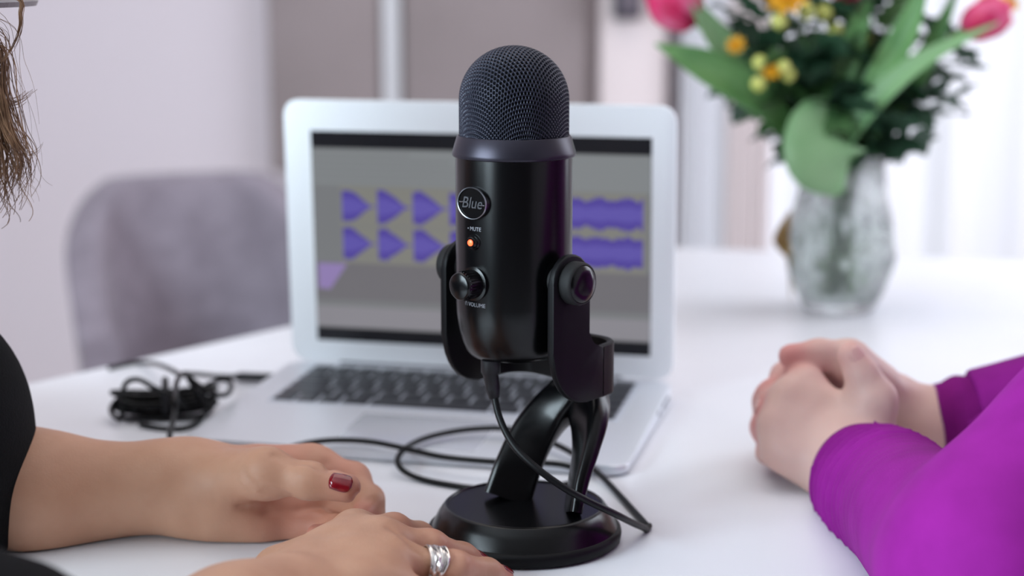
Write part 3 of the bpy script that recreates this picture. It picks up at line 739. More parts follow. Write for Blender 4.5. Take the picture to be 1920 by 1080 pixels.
MB().lathe([(0.0, 0.0105), (0.0335, 0.0105), (0.0410, 0.0205), (0.0495, 0.042), (0.0523, 0.055), (0.0513, 0.070), (0.0475, 0.094), (0.0, 0.094)], 28).build('water', M_water, vroot)
M_gold = mat('dry_leaf_gold', srgb(176, 148, 96), 0.7, bump=(80, 0.2, 0.001), vary=(60, srgb(150, 120, 70), 1))

# ------------------------------------------------------------------ bouquet
M_stem = mat('tulip_stem', srgb(120, 160, 92), 0.5, bump=(120, 0.1, 0.001), vary=(30, srgb(96, 142, 76), 1))
M_tleaf = mat('tulip_leaf', srgb(116, 164, 100), 0.42, bump=(160, 0.15, 0.001), vary=(22, srgb(92, 144, 84), 1), translucent=0.25)
M_tleaf2 = mat('tulip_leaf_pale', srgb(150, 190, 140), 0.45, bump=(160, 0.15, 0.001), vary=(22, srgb(132, 178, 124), 1), translucent=0.25)
M_dleaf = mat('dark_leaf', srgb(44, 78, 52), 0.5, bump=(150, 0.3, 0.002), vary=(40, srgb(30, 60, 44), 1), translucent=0.15)
M_dleaf2 = mat('dark_leaf_fresh', srgb(70, 110, 58), 0.5, bump=(150, 0.3, 0.002), vary=(40, srgb(52, 92, 50), 1), translucent=0.15)
M_petal = mat('tulip_petal', srgb(228, 52, 112), 0.45, bump=(100, 0.15, 0.001), vary=(40, srgb(240, 120, 160), 1), translucent=0.25)
M_petal2 = mat('tulip_petal_deep', srgb(204, 30, 84), 0.45, bump=(100, 0.15, 0.001), vary=(40, srgb(226, 60, 116), 1), translucent=0.25)
M_yel = mat('yellow_petal', srgb(236, 186, 44), 0.6, bump=(150, 0.2, 0.001), vary=(60, srgb(214, 150, 30), 1))
M_bud = mat('cream_bud', srgb(206, 206, 120), 0.6, bump=(150, 0.2, 0.001), vary=(60, srgb(180, 190, 90), 1))
YV = VY
def bp(x, y, dy=0.0): return gy(x, y, YV + dy)
MOUTH = np.array([VX, VY, 0.15])
def leaf_mesh(path, widths, nrm, cup=0.25, res=6):
    """a strap leaf: centre line, half widths, rough facing direction"""
    P = np.asarray(path, float); A = catmull(np.column_stack([P, widths]), res); P, wd = A[:, :3], np.maximum(A[:, 3], 0.0004)
    T = np.gradient(P, axis=0); T /= np.linalg.norm(T, axis=1)[:, None]
    n0 = np.asarray(nrm, float); V = []; F = []; K = 7
    for p, t, wv in zip(P, T, wd):
        s = np.cross(t, n0); s /= np.linalg.norm(s) + 1e-9; n = np.cross(s, t)
        for k in range(K):
            q = -1 + 2 * k / (K - 1); V.append(p + s * wv * q + n * wv * cup * q * q)
    for j in range(len(P) - 1):
        for k in range(K - 1): a = j * K + k; F.append((a, a + 1, a + K + 1, a + K))
    return V, F
def add_leaf(root, path, widths, nrm, m, cup=0.25, name='leaf'):
    V, F = leaf_mesh(path, widths, nrm, cup); o = mesh_obj(name, V, F, m); s = o.modifiers.new('thick', 'SOLIDIFY'); s.thickness = 0.0007
    return wparent(o, root)
def petal(base, up, out, L, Wd, curl, root, m):
    """one tulip petal of a closed cup"""
    V = []; F = []; nu, nv = 9, 7; side = np.cross(up, out)
    for i in range(nu):
        t = i / (nu - 1); w_ = Wd * (math.sin(math.pi * min(1, 0.12 + 0.8 * t)) ** 0.7); bulge = 0.42 * L * math.sin(math.pi * (0.08 + 0.72 * t)) * 0.9 + curl * L * t ** 3
        for j in range(nv):
            q = -1 + 2 * j / (nv - 1)
            V.append(base + up * (L * t * (1 - 0.06 * q * q)) + out * (bulge * (1 - 0.35 * q * q)) + side * (w_ * q))
    for i in range(nu - 1):
        for j in range(nv - 1): a = i * nv + j; F.append((a, a + 1, a + nv + 1, a + nv))
    o = mesh_obj('petal', V, F, m); s = o.modifiers.new('thick', 'SOLIDIFY'); s.thickness = 0.0008
    wparent(o, root)
def tulip(path, L, label, curl=0.0, leaves=()):
    P = np.array(path); root = empty('tulip', P[0]); tag(root, label, 'tulip', 'pink tulips in the bouquet')
    wbuild(MB().tube(P, 0.0034, 10, res=8), 'stem', M_stem, root)
    up = P[-1] - P[-2]; up /= np.linalg.norm(up); a = np.cross(up, [0.3, 1, 0.2]); a /= np.linalg.norm(a); b = np.cross(up, a)
    for k in range(6):
        t = k * math.pi / 3 + 0.4; out = a * math.cos(t) + b * math.sin(t)
        petal(P[-1] - up * 0.002, up, out, L * (1 if k % 2 else 0.94), L * 0.40, curl * (1 if k % 2 else 0.4), root, M_petal if k % 2 else M_petal2)
    for lf in leaves: add_leaf(root, *lf)
    return root
IN = lambda dx, dy, z=0.03: np.array([VX + dx, VY + dy, z])
cam_n = np.array([0, -1.0, 0.25])
tulip([IN(0.01, 0.0, 0.02), IN(-0.012, -0.005, 0.15), bp(1440, 190, -0.02), bp(1345, 80, -0.03), bp(1303, 40, -0.03)], 0.058, 'pink tulip leaning out at the left side of the bouquet', 0.12,
      [([bp(1500, 260, -0.03), bp(1410, 180, -0.05), bp(1320, 130, -0.06), bp(1228, 82, -0.07)], [0.010, 0.024, 0.021, 0.001], np.array([0.25, -0.75, 0.6]), M_tleaf, 0.3),
       ([bp(1480, 250, -0.02), bp(1405, 150, -0.03), bp(1340, 70, -0.04), bp(1285, -20, -0.05)], [0.008, 0.016, 0.015, 0.001], np.array([0.5, -0.8, 0.2]), M_tleaf2, 0.35)])
tulip([IN(0.0, 0.01, 0.02), IN(0.002, 0.006, 0.15), bp(1585, 140, 0.0), bp(1592, 50, 0.0), bp(1594, 12, 0.0)], 0.05, 'pink tulip in the middle of the bouquet, cut by the top edge', 0.05,
      [([bp(1565, 270, -0.03), bp(1570, 180, -0.03), bp(1600, 80, -0.03), bp(1640, -40, -0.02)], [0.007, 0.013, 0.011, 0.001], cam_n, M_tleaf, 0.3)])
tulip([IN(-0.015, 0.0, 0.02), IN(0.012, 0.0, 0.15), bp(1680, 170, -0.01), bp(1760, 90, -0.02), bp(1812, 58, -0.02)], 0.048, 'pink tulip bending out low at the right side of the bouquet', 0.15,
      [([bp(1575, 290, -0.045), bp(1630, 205, -0.06), bp(1730, 115, -0.07), bp(1872, 42, -0.07)], [0.006, 0.012, 0.010, 0.001], np.array([-0.4, -0.7, 0.6]), M_tleaf2, 0.35),
       ([bp(1580, 270, -0.03), bp(1640, 160, -0.04), bp(1700, 60, -0.04), bp(1745, -60, -0.04)], [0.006, 0.013, 0.013, 0.001], np.array([-0.5, -0.8, 0.2]), M_tleaf, 0.35),
       ([bp(1600, 280, -0.01), bp(1670, 200, -0.02), bp(1735, 110, -0.02), bp(1800, -30, -0.02)], [0.006, 0.012, 0.011, 0.001], np.array([-0.3, -0.9, 0.1]), M_tleaf, 0.3)])
tulip([IN(0.012, 0.012, 0.02), IN(0.01, 0.01, 0.15), bp(1660, 60, 0.03), bp(1700, -60, 0.04), bp(1706, -100, 0.04)], 0.05, 'pink tulip rising above the top edge, right of the middle', 0.05,
      [([bp(1585, 236, -0.045), bp(1552, 246, -0.066), bp(1552, 305, -0.078), bp(1575, 364, -0.066)], [0.026, 0.038, 0.039, 0.006], np.array([0.15, -0.95, 0.35]), M_tleaf2, -0.12)])
# flowering sprigs with lobed dark leaves
def lobed_leaf():
    V = [(0, 0, 0)]; half = [(0.06, 0.10), (0.20, 0.18), (0.16, 0.28), (0.34, 0.42), (0.22, 0.50), (0.36, 0.68), (0.17, 0.74), (0.14, 0.90)]
    ol = [(x, y) for x, y in half] + [(0, 1.04)] + [(-x, y) for x, y in half[::-1]]
    mid = [(0, 0.0), (0, 0.22), (0, 0.45), (0, 0.70), (0, 1.04)]
    V = [(0, 0, 0), (0, 0.28, 0.03), (0, 0.50, 0.04), (0, 0.74, 0.02), (0, 1.04, -0.05)]; r = []; l = []
    for x, y in half: r.append(len(V)); V.append((x, y, 0.05 - 0.5 * x * x)); l.append(len(V)); V.append((-x, y, 0.05 - 0.5 * x * x))
    F = []
    for s, fl in ((r, False), (l, True)):
        fs = [(0, s[0], s[1], 1), (1, s[1], s[2]), (1, s[2], s[3], 2), (2, s[3], s[4]), (2, s[4], s[5], 3), (3, s[5], s[6]), (3, s[6], s[7], 4)]
        F += [f[::-1] if fl else f for f in fs]
    return V, F
LV, LF = lobed_leaf(); lmesh = {}
def yellow_flower(mb, c, r, up):
    a = np.cross(up, [0.2, 0.9, 0.1]); a /= np.linalg.norm(a); b = np.cross(up, a)
    for ring, (n, rr, h) in enumerate(((9, 1.0, 0.15), (7, 0.65, 0.35), (4, 0.3, 0.5))):
        for k in range(n):
            t = 2 * math.pi * (k + 0.5 * ring) / n; d = a * math.cos(t) + b * math.sin(t); s = -a * math.sin(t) + b * math.cos(t)
            p = [c, c + d * r * rr * 0.55 + s * r * 0.2 + up * r * h, c + d * r * rr + up * r * (h + 0.1), c + d * r * rr * 0.55 - s * r * 0.2 + up * r * h]
            mb.add(p, [(0, 1, 2, 3)])
def sprig(tip, label, seed, nl=14, flowers=(), fresh=False, spread=0.05, via=None, size=(0.026, 0.042)):
    rnd = random.Random(seed); tip = np.asarray(tip)
    root = empty('flower_sprig', (VX, VY, 0.02)); tag(root, label, 'greenery', 'leafy flower sprigs in the bouquet')
    mid = via if via is not None else (MOUTH + tip) / 2 + np.array([0, 0, 0.01])
    path = catmull([IN(rnd.uniform(-0.02, 0.02), rnd.uniform(-0.02, 0.02), 0.02), MOUTH + [rnd.uniform(-0.02, 0.02), rnd.uniform(-0.02, 0.02), 0], mid, tip], 10)
    wbuild(MB().tube(path, np.linspace(0.0026, 0.0014, len(path)), 7), 'stem', M_dleaf2, root)
    n = len(path); m = M_dleaf2 if fresh else M_dleaf
    if m.name not in lmesh:
        o = mesh_obj('leaf', LV, LF, m, smooth=True); lmesh[m.name] = o.data; bpy.data.objects.remove(o)
    nl = int(nl * 1.7)
    for k in range(nl):
        i = int(n * (0.40 + 0.59 * k / nl)); i = min(i, n - 1); p = path[i]
        az = k * 2.4 + rnd.uniform(-0.4, 0.4); el = rnd.uniform(-0.5, 0.7)
        d = Vector((math.cos(az) * math.cos(el), 0.7 * math.sin(az) * math.cos(el), math.sin(el))).normalized()
        q = d.to_track_quat('Y', 'Z').to_matrix() @ Matrix.Rotation(rnd.uniform(-0.9, 0.9), 3, 'Y')
        s = rnd.uniform(*size); o = bpy.data.objects.new('leaf', lmesh[m.name]); COL.objects.link(o); o.parent = root
        off = Vector(p) + d * spread * rnd.uniform(0.05, 0.4)
        o.matrix_local = Matrix.Translation(off - Vector(root.location)) @ q.to_4x4() @ Matrix.Scale(s * 1.3, 4)
    for f in flowers:
        c = np.asarray(f[0]); kind = f[1]; r = f[2]
        j = int(np.argmin(((path - c) ** 2).sum(1))); j = max(0, j - 4)
        up = c - path[j]; up = up / (np.linalg.norm(up) + 1e-9)
        up = up * 0.5 + np.array([0, -0.6, 0.4]); up /= np.linalg.norm(up)
        wbuild(MB().tube([path[j], (path[j] + c) / 2 + [0, 0, -0.004], c], 0.0011, 6, res=4), 'flower_stalk', M_dleaf2, root)
        mb = MB()
        if kind == 'y':
            yellow_flower(mb, c, r, up); wbuild(mb, 'yellow_flower', M_yel, root)
        else:
            mb.lathe([(0.0, -r), (r * 0.7, -r * 0.6), (r, 0), (r * 0.7, r * 0.7), (0.0, r)], 10, tuple(c)); wbuild(mb, 'bud', M_bud, root)
    return root
sprig(bp(1425, 30, 0.0), 'dark leafy sprig at the left of the bouquet with a yellow bloom near its foot', 1, 20, [(bp(1380, 85, -0.05), 'y', 0.011), (bp(1462, 40, -0.05), 'b', 0.009)], spread=0.07, size=(0.034, 0.052))
sprig(bp(1475, 5, -0.03), 'dark sprig topped by the large yellow bloom at the upper edge', 2, 16, [(bp(1475, 0, -0.05), 'y', 0.024), (bp(1512, 22, -0.05), 'b', 0.009), (bp(1545, 24, -0.04), 'b', 0.009)], spread=0.05, size=(0.03, 0.046))
sprig(bp(1452, 150, -0.045), 'short fresh sprig with cream buds and a yellow bloom, low on the left', 3, 10, [(bp(1447, 135, -0.07), 'y', 0.011), (bp(1422, 158, -0.07), 'b', 0.008), (bp(1470, 125, -0.07), 'b', 0.007), (bp(1425, 118, -0.065), 'b', 0.008), (bp(1478, 140, -0.06), 'b', 0.008)], True, 0.04)
sprig(bp(1560, 20, 0.02), 'upright dark sprig in the middle of the bouquet', 4, 22, [(bp(1565, 58, -0.02), 'b', 0.009)], spread=0.06, size=(0.034, 0.05))
sprig(bp(1625, 45, 0.03), 'fresh green sprig behind the middle tulip', 5, 18, [(bp(1625, 70, 0.0), 'b', 0.008)], True, 0.05, size=(0.03, 0.045))
sprig(bp(1690, 20, 0.03), 'dark sprig between the middle and the long right-hand leaves', 6, 16, [(bp(1655, 100, 0.0), 'b', 0.007)], spread=0.05)
sprig(bp(1800, 60, 0.02), 'dark sprig behind the right-hand tulip, a yellow bloom at its top', 7, 16, [(bp(1890, 8, 0.0), 'y', 0.014), (bp(1850, 0, 0.0), 'y', 0.012)], spread=0.05)
sprig(bp(1722, 235, -0.01), 'dark sprig drooping at the lower right of the bouquet', 8, 12, [], spread=0.04, via=bp(1690, 190, 0.0), size=(0.034, 0.05))
sprig(bp(1400, 150, 0.03), 'dark sprig behind the broad left-hand tulip leaf', 9, 14, [], spread=0.05, size=(0.03, 0.046))
sprig(bp(1510, 190, 0.0), 'short fresh sprig just above the rim of the vase', 10, 14, [], True, 0.05)
root = empty('dried_leaf', (gy(1470, 440, VY - 0.02)[0], VY - 0.02, 0.0)); tag(root, 'small dried golden leaf leaning against the left side of the vase', 'leaf')
g0, g1, g2 = gy(1478, 480, VY - 0.02), gy(1462, 450, VY - 0.02), gy(1482, 395, VY - 0.02)
add_leaf(root, [gz(1484, 560, 0.001), g0, g1, g2], [0.001, 0.004, 0.010, 0.001], np.array([0.5, -0.8, 0.1]), M_gold, 0.3, 'blade')
# ------------------------------------------------------------------ people
def skin_mat(name, base, red, dark):
    m = mat(name, base, 0.48, sss=0.12, spec=0.4)
    nt = m.node_tree; p = nt.nodes['Principled BSDF']
    at = nt.nodes.new('ShaderNodeAttribute'); at.attribute_name = 'tint'
    tc = nt.nodes.new('ShaderNodeTexCoord')
    n = nt.nodes.new('ShaderNodeTexNoise'); n.inputs['Scale'].default_value = 55; n.inputs['Detail'].default_value = 5; nt.links.new(tc.outputs['Object'], n.inputs['Vector'])
    mr = nt.nodes.new('ShaderNodeMapRange'); mr.inputs[1].default_value = 0.35; mr.inputs[2].default_value = 0.7; mr.inputs[4].default_value = 0.4; nt.links.new(n.outputs['Fac'], mr.inputs[0])
    m1 = nt.nodes.new('ShaderNodeMix'); m1.data_type = 'RGBA'; m1.inputs[6].default_value = base; m1.inputs[7].default_value = dark; nt.links.new(mr.outputs[0], m1.inputs[0])
    m2 = nt.nodes.new('ShaderNodeMix'); m2.data_type = 'RGBA'; m2.inputs[7].default_value = red; nt.links.new(m1.outputs[2], m2.inputs[6]); nt.links.new(at.outputs['Fac'], m2.inputs[0])
    nt.links.new(m2.outputs[2], p.inputs['Base Color'])
    v = nt.nodes.new('ShaderNodeTexVoronoi'); v.inputs['Scale'].default_value = 900; nt.links.new(tc.outputs['Object'], v.inputs['Vector'])
    n2 = nt.nodes.new('ShaderNodeTexNoise'); n2.inputs['Scale'].default_value = 160; n2.inputs['Detail'].default_value = 4; nt.links.new(tc.outputs['Object'], n2.inputs['Vector'])
    ad = nt.nodes.new('ShaderNodeMath'); ad.operation = 'MULTIPLY_ADD'; ad.inputs[1].default_value = 0.35; nt.links.new(v.outputs['Distance'], ad.inputs[0]); nt.links.new(n2.outputs['Fac'], ad.inputs[2])
    b = nt.nodes.new('ShaderNodeBump'); b.inputs['Strength'].default_value = 0.22; b.inputs['Distance'].default_value = 0.0007; nt.links.new(ad.outputs[0], b.inputs['Height']); nt.links.new(b.outputs[0], p.inputs['Normal'])
    return m
def knit_mat(name, col, vary, scale, strength, rough=0.9, sheen=0.4):
    return mat(name, col, rough, bump=(scale, strength, 0.0012), vary=(30, vary, 1), sheen=sheen, spec=0.2)
def nail(root, tip, along, dorsal, L, Wd, m, r):
    """a painted nail lying on the back of a fingertip"""
    t = np.asarray(along, float); t /= np.linalg.norm(t); n = np.asarray(dorsal, float); n -= t * (n @ t); n /= np.linalg.norm(n); s = np.cross(t, n)
    V = []; F = []; A, B = 9, 9
    for i in range(A):
        q = i / (A - 1)
        wq = Wd * (0.86 + 0.14 * math.sin(math.pi * q)) * (1.0 if q < 0.75 else math.sqrt(max(0.05, 1 - ((q - 0.75) / 0.27) ** 2)))
        for j in range(B):
            a = -1 + 2 * j / (B - 1); ph = a * wq / r
            V.append(np.asarray(tip) + t * (L * (q - 0.62) - 0.10 * L * (1 - a * a) * (1 if q == 0 else 0)) + s * r * math.sin(ph) + n * (r * (math.cos(ph)) + 0.0006 - 0.0016 * q * q))
    for i in range(A - 1):
        for j in range(B - 1): k = i * B + j; F.append((k, k + B, k + B + 1, k + 1))
    o = mesh_obj('fingernail', V, F, m); so = o.modifiers.new('thick', 'SOLIDIFY'); so.thickness = 0.0007; so.offset = 1
    return wparent(o, root)
def hand(wrist, mcp, fingers, thumb, s=1.0, fr=(0.0092, 0.0088, 0.0076, 0.0062), thick=0.0115, wr=0.019, pn=None):
    """wrist centre; four knuckles index..little; finger joint chains; thumb chain from its root. pn: palm direction"""
    mcp = [np.asarray(m, float) for m in mcp]; wrist = np.asarray(wrist, float); pn = np.zeros(3) if pn is None else np.asarray(pn, float)
    axis = sum(mcp) / 4 - wrist; across = mcp[0] - mcp[3]; across /= np.linalg.norm(across)
    carp = [wrist + across * o_ * s + axis * 0.14 for o_ in (0.012, 0.004, -0.005, -0.013)]
    palm = [cone(c, m, (0.0125 if i < 3 else 0.0135) * s, thick * s * (1.0, 1.0, 0.96, 0.88)[i]) for i, (c, m) in enumerate(zip(carp, mcp))]
    palm += [cone((a + b) / 2 - axis * 0.22, (a + b) / 2 - axis * 0.02, 0.0105 * s, 0.0088 * s) for a, b in zip(mcp, mcp[1:])]
    palm += [cone(carp[3] + pn * 0.006, (carp[3] * 0.45 + mcp[3] * 0.55) + pn * 0.006, 0.0135 * s, 0.011 * s)]
    palm += [cone(carp[0] + pn * 0.004, thumb[1], 0.0145 * s, 0.0125 * s), cone(carp[0] * 0.5 + mcp[0] * 0.5 + pn * 0.003, thumb[1], 0.010 * s, 0.010 * s)]
    fs = []
    for i, (m, f) in enumerate(zip(mcp, fingers)):
        k = (1.0, 1.03, 0.97, 0.86)[i] * s; fs.append(chain([m] + [np.asarray(q, float) for q in f], [q * k for q in fr], 0.006 * s))
    fs.append(chain([np.asarray(q, float) for q in thumb], [q * s for q in (0.0135, 0.0118, 0.0102, 0.0086, 0.0070)[:len(thumb)]], 0.007 * s))
    return union(0.009 * s, union(0.013 * s, *palm), union(0.0022 * s, *fs))
def tint_of(V, pts):
    t = np.zeros(len(V))
    for p, r, a in pts: t = np.maximum(t, a * np.exp(-((V - p) ** 2).sum(1) / (r * r)))
    return t
def head_parts(c, fwd, s=1.0):
    """head pointing along fwd (level); c is the centre of the skull"""
    f = np.asarray(fwd, float); f /= np.linalg.norm(f); u = np.array([0, 0, 1.0]); r = np.cross(f, u)
    Rm = np.stack([f, r, u]); P = lambda a, b, h: c + (f * a + r * b + u * h) * s
    parts = [ell(P(-0.01, 0, 0.02), np.array([0.098, 0.075, 0.095]) * s, Rm), ell(P(0.03, 0, -0.05), np.array([0.062, 0.058, 0.075]) * s, Rm), cone(P(0.075, 0, -0.085), P(0.06, 0, -0.10), 0.02 * s, 0.024 * s),
             cone(P(0.092, 0, 0.005), P(0.112, 0, -0.032), 0.008 * s, 0.012 * s), cone(P(0.086, -0.018, -0.066), P(0.086, 0.018, -0.066), 0.008 * s, 0.008 * s)]
    for q in (-1, 1): parts += [ell(P(-0.005, q * 0.077, -0.02), np.array([0.018, 0.008, 0.03]) * s, Rm), cone(P(0.085, q * 0.03, 0.012), P(0.078, q * 0.05, 0.01), 0.008 * s, 0.008 * s)]
    return parts, P
M_eye = mat('eye_white', srgb(236, 232, 228), 0.2, bump=(200, 0.02, 0.0002)); M_iris = mat('iris_brown', srgb(70, 46, 30), 0.2, bump=(200, 0.02, 0.0002)); M_lip = mat('lips', srgb(170, 84, 84), 0.4, bump=(200, 0.1, 0.0004))
def face_bits(root, P, s=1.0):
    for q in (-1, 1):
        e = wbuild(MB().lathe([(0.0, -0.012), (0.008, -0.009), (0.012, 0), (0.008, 0.009), (0.0, 0.012)], 16, tuple(P(0.080, q * 0.031, -0.002))), 'eyeball', M_eye, root)
        wbuild(MB().lathe([(0.0, -0.0055), (0.004, -0.004), (0.0058, 0), (0.004, 0.004), (0.0, 0.0055)], 12, tuple(P(0.0885, q * 0.031, -0.002))), 'iris', M_iris, root)
    for q in (-1, 1): wbuild(MB().tube([P(0.090, q * 0.016, 0.020), P(0.090, q * 0.032, 0.026), P(0.078, q * 0.050, 0.020)], [0.003, 0.003, 0.001], 6, res=4), 'eyebrow', M_iris, root)
    wbuild(MB().tube([P(0.086, -0.024, -0.066), P(0.097, 0, -0.064), P(0.086, 0.024, -0.066)], [0.002, 0.0055, 0.002], 8, res=5), 'lips', M_lip, root)
def strands(specs, seed, n_side=5):
    """locks of hair: each spec = (guide points, count, spread, radius)"""
    rnd = np.random.RandomState(seed); mb = MB()
    for g, cnt, spr, rad in specs:
        G = catmull(g, 7); t = np.linspace(0, 1, len(G))
        for k in range(cnt):
            o1, o2 = rnd.normal(0, spr, 3), rnd.normal(0, spr * 1.6, 3); ph = rnd.uniform(0, 6.28, 3); am = spr * 0.5
            Q = G + o1 + np.outer(t, o2 - o1) * 0.8 + am * np.sin(np.outer(t, [9, 8, 7]) + ph)
            L = rnd.uniform(0.72, 1.0); Q = Q[:max(4, int(len(Q) * L))]
            mb.tube(Q, np.linspace(rad, rad * 0.35, len(Q)), n_side)
    return mb

def rest_on_table(P, d):             # soft flesh and cloth flatten where they lie on the table top
    m = (P[:, 2] > -0.02) & (P[:, 2] < 0.01) & (P[:, 0] > -0.45) & (P[:, 0] < 0.55)
    d = np.asarray(d); d[m] = np.maximum(d[m], 0.0006 - P[m, 2]); return d

# ---------------- person on the left: hands, rolled-up black top, long wavy hair, grey brimmed hat
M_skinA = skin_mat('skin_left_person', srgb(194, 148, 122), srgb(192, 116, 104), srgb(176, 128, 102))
pl = empty('person', (-0.72, 1.0, FL)); tag(pl, 'person at the left in a black top, bare forearms, red nails and a ring', 'person')
# far hand: thumb up, palm turned to the viewer, fingers curled
Wl = gy(330, 910, 1.010)
mc = [gy(585, 872, 1.026), gy(606, 905, 1.026), gy(596, 945, 1.015), gy(556, 980, 1.000)]
fi = [[gy(664, 897, 1.016), gy(694, 942, 0.994), gy(676, 970, 0.976)],
      [gy(690, 938, 1.016), gy(694, 970, 0.990), gy(664, 984, 0.974)],
      [gy(682, 972, 0.998), gy(676, 992, 0.980), gy(640, 994, 0.970)],
      [gy(632, 992, 0.986), gy(624, 1004, 0.972), gy(592, 1000, 0.964)]]
thb = [gy(405, 900, 0.994), gy(500, 888, 0.972), gy(580, 901, 0.962), gy(650, 915, 0.957)]
hL = hand(Wl, mc, fi, thb, 1.0, pn=np.array([0, -1, 0.1]), fr=(0.0098, 0.0092, 0.0080, 0.0066), thick=0.0125)
El = np.array([-0.425, 1.045, 0.050]); Fm = gy(60, 930, 1.002)
armL = union(0.02, cone(Wl, Fm, 0.0250, 0.0370), cone(Fm, El, 0.0370, 0.038), cone(Wl, gy(400, 912, 1.010), 0.0240, 0.0205), cone(gy(420, 958, 1.000), gy(490, 985, 0.998), 0.019, 0.0135))
# near hand: palm down, fingers towards the foot of the microphone
def hz(x, y, z): return gz(x, y, z)
Wn = hz(440, 1165, 0.034)
mcn = [hz(664, 997, 0.034), hz(714, 1013, 0.037), hz(738, 1052, 0.034), hz(722, 1100, 0.030)]
fin = [[hz(738, 993, 0.027), hz(786, 1005, 0.016), hz(812, 1014, 0.009)],
       [hz(806, 1026, 0.030), hz(866, 1046, 0.017), hz(898, 1056, 0.010)],
       [hz(852, 1064, 0.028), hz(912, 1074, 0.017), hz(944, 1082, 0.010)],
       [hz(810, 1118, 0.022), hz(852, 1130, 0.013), hz(874, 1140, 0.009)]]
thn = [hz(520, 1070, 0.026), hz(610, 1045, 0.018), hz(670, 1040, 0.013), hz(715, 1045, 0.010)]
hN = hand(Wn, mcn, fin, thn, 1.0, pn=np.array([0, 0, -1.0]), thick=0.0120)
En = np.array([-0.215, 0.630, 0.046])
armN = union(0.02, cone(Wn, En, 0.0245, 0.037), cone(Wn, (Wn * 2 + mcn[1]) / 3, 0.0235, 0.0175))
SLf, SLn = np.array([-0.60, 1.16, 0.10]), np.array([-0.47, 0.76, 0.16])
hc_ = np.array([-0.418, 1.015, 0.272]); hp, HP = head_parts(hc_, (0.6, 0.8, 0), 0.95)
torso = [cone((-0.62, 1.0, 0.09), (-0.80, 1.0, -0.26), 0.105, 0.125, (0, 1, 0), 1.25), cone(SLf, SLn, 0.05, 0.05), cone((-0.58, 1.0, 0.11), (-0.455, 1.0, 0.21), 0.052, 0.050)]
upL, upN = cone(SLf, El, 0.045, 0.038), cone(SLn, En, 0.045, 0.038)
body = union(0.012, union(0.03, *torso, *hp, upL, upN, armL, armN), hL, hN)
arm_hand = union(0.012, armL, hL)
G = lambda *pp: [surf(arm_hand, *q) for q in pp]
creases = [(G((456, 888), (472, 908), (500, 922), (545, 930)), 0.0010), (G((515, 853), (560, 864), (600, 874), (628, 888)), 0.0014), (G((450, 950), (500, 957), (560, 955), (610, 948)), 0.0012), (G((612, 868), (616, 880)), 0.0008), (G((668, 930), (690, 936)), 0.0008)]
near_hand = union(0.012, armN, hN)
G2 = lambda *pp: [surf(near_hand, *q, 0.70) for q in pp]
creases += [(G2((735, 990), (775, 1022), (790, 1034)), 0.0012), (G2((852, 1036), (858, 1052)), 0.0006), (G2((800, 1004), (806, 1020)), 0.0006)]
def skin_post(P, d):
    for g, r in creases: d = groove(P, d, g, r, 0.004)
    return rest_on_table(P, d)
V, F = polygonise(body, (-0.98, 0.58, -0.42), (0.03, 1.26, 0.42), 0.0019, skin_post)
tp = [(p[-1], 0.012, 0.75) for p in fi + fin] + [(p[0], 0.011, 0.35) for p in fi + fin] + [(thb[-1], 0.014, 0.5), (gy(560, 975, 0.985), 0.030, 0.45), (gy(520, 850, 1.015), 0.025, 0.45), (gy(640, 880, 1.01), 0.02, 0.45)]
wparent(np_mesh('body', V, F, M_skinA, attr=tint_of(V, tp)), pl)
M_nail = mat('nail_dark_red', srgb(132, 14, 28), 0.12, bump=(200, 0.02, 0.0002), coat=0.6, vary=(200, srgb(112, 8, 22), 1))
nail(pl, thb[-1], thb[-1] - thb[-2], np.array([0.05, -0.80, 0.60]), 0.0125, 0.0060, M_nail, 0.0089)
for k in (0, 1, 2, 3): nail(pl, fin[k][-1], fin[k][-1] - fin[k][-2], np.array([0.25, 0, 1.0]), 0.0110, 0.0048, M_nail, 0.0064 * (1.0, 1.03, 0.97, 0.86)[k])
for k in (0, 1, 2, 3): nail(pl, fi[k][-1], fi[k][-1] - fi[k][-2], np.array([0.3, -0.2, -0.8]), 0.0105, 0.0046, M_nail, 0.0066 * (1.0, 1.03, 0.97, 0.86)[k])
face_bits(pl, HP, 0.95)
# black top and trousers
M_black = knit_mat('black_knit', srgb(9, 9, 11), srgb(14, 14, 17), 700, 0.5, 0.95, 0.0)
dL = (Fm - El) / np.linalg.norm(Fm - El); cutL = gy(52, 928, 1.008); 
dN = (Wn - En) / np.linalg.norm(Wn - En); cutN = En + dN * 0.05
bulge = cone(gy(-192, 790, 0.985), gy(-190, 905, 0.985), 0.078, 0.079)
def top_post(P, d):
    d = np.where((P[:, 0] > -0.46) & (P[:, 2] > -0.02), np.maximum(d, 0.0012 - P[:, 2]), np.where(P[:, 0] > -0.46, np.maximum(d, 0.02), d))
    s2 = (P - cutN) @ dN; near2 = np.linalg.norm(np.cross(P - cutN, dN), axis=1) < 0.075
    d = np.where(near2 & (P[:, 1] < 0.965) & (P[:, 2] < 0.10), np.maximum(d, s2), d)
    return d + 0.0022 * np.sin(55 * P[:, 0] + 40 * P[:, 2]) * np.sin(38 * P[:, 1] + 20 * P[:, 2])
cl = union(0.045, cone((-0.62, 1.0, 0.09), (-0.80, 1.0, -0.26), 0.118, 0.138, (0, 1, 0), 1.25), cone(SLf, SLn, 0.062, 0.062), cone(SLf, El, 0.060, 0.052), cone(El, El + dL * 0.04, 0.050, 0.047), cone(SLn, En, 0.060, 0.054), cone(En, cutN + dN * 0.02, 0.052, 0.046), bulge)
V, F = polygonise(cl, (-1.02, 0.56, -0.46), (-0.20, 1.28, 0.26), 0.0045, top_post)
wparent(np_mesh('black_top', V, F, M_black), pl)
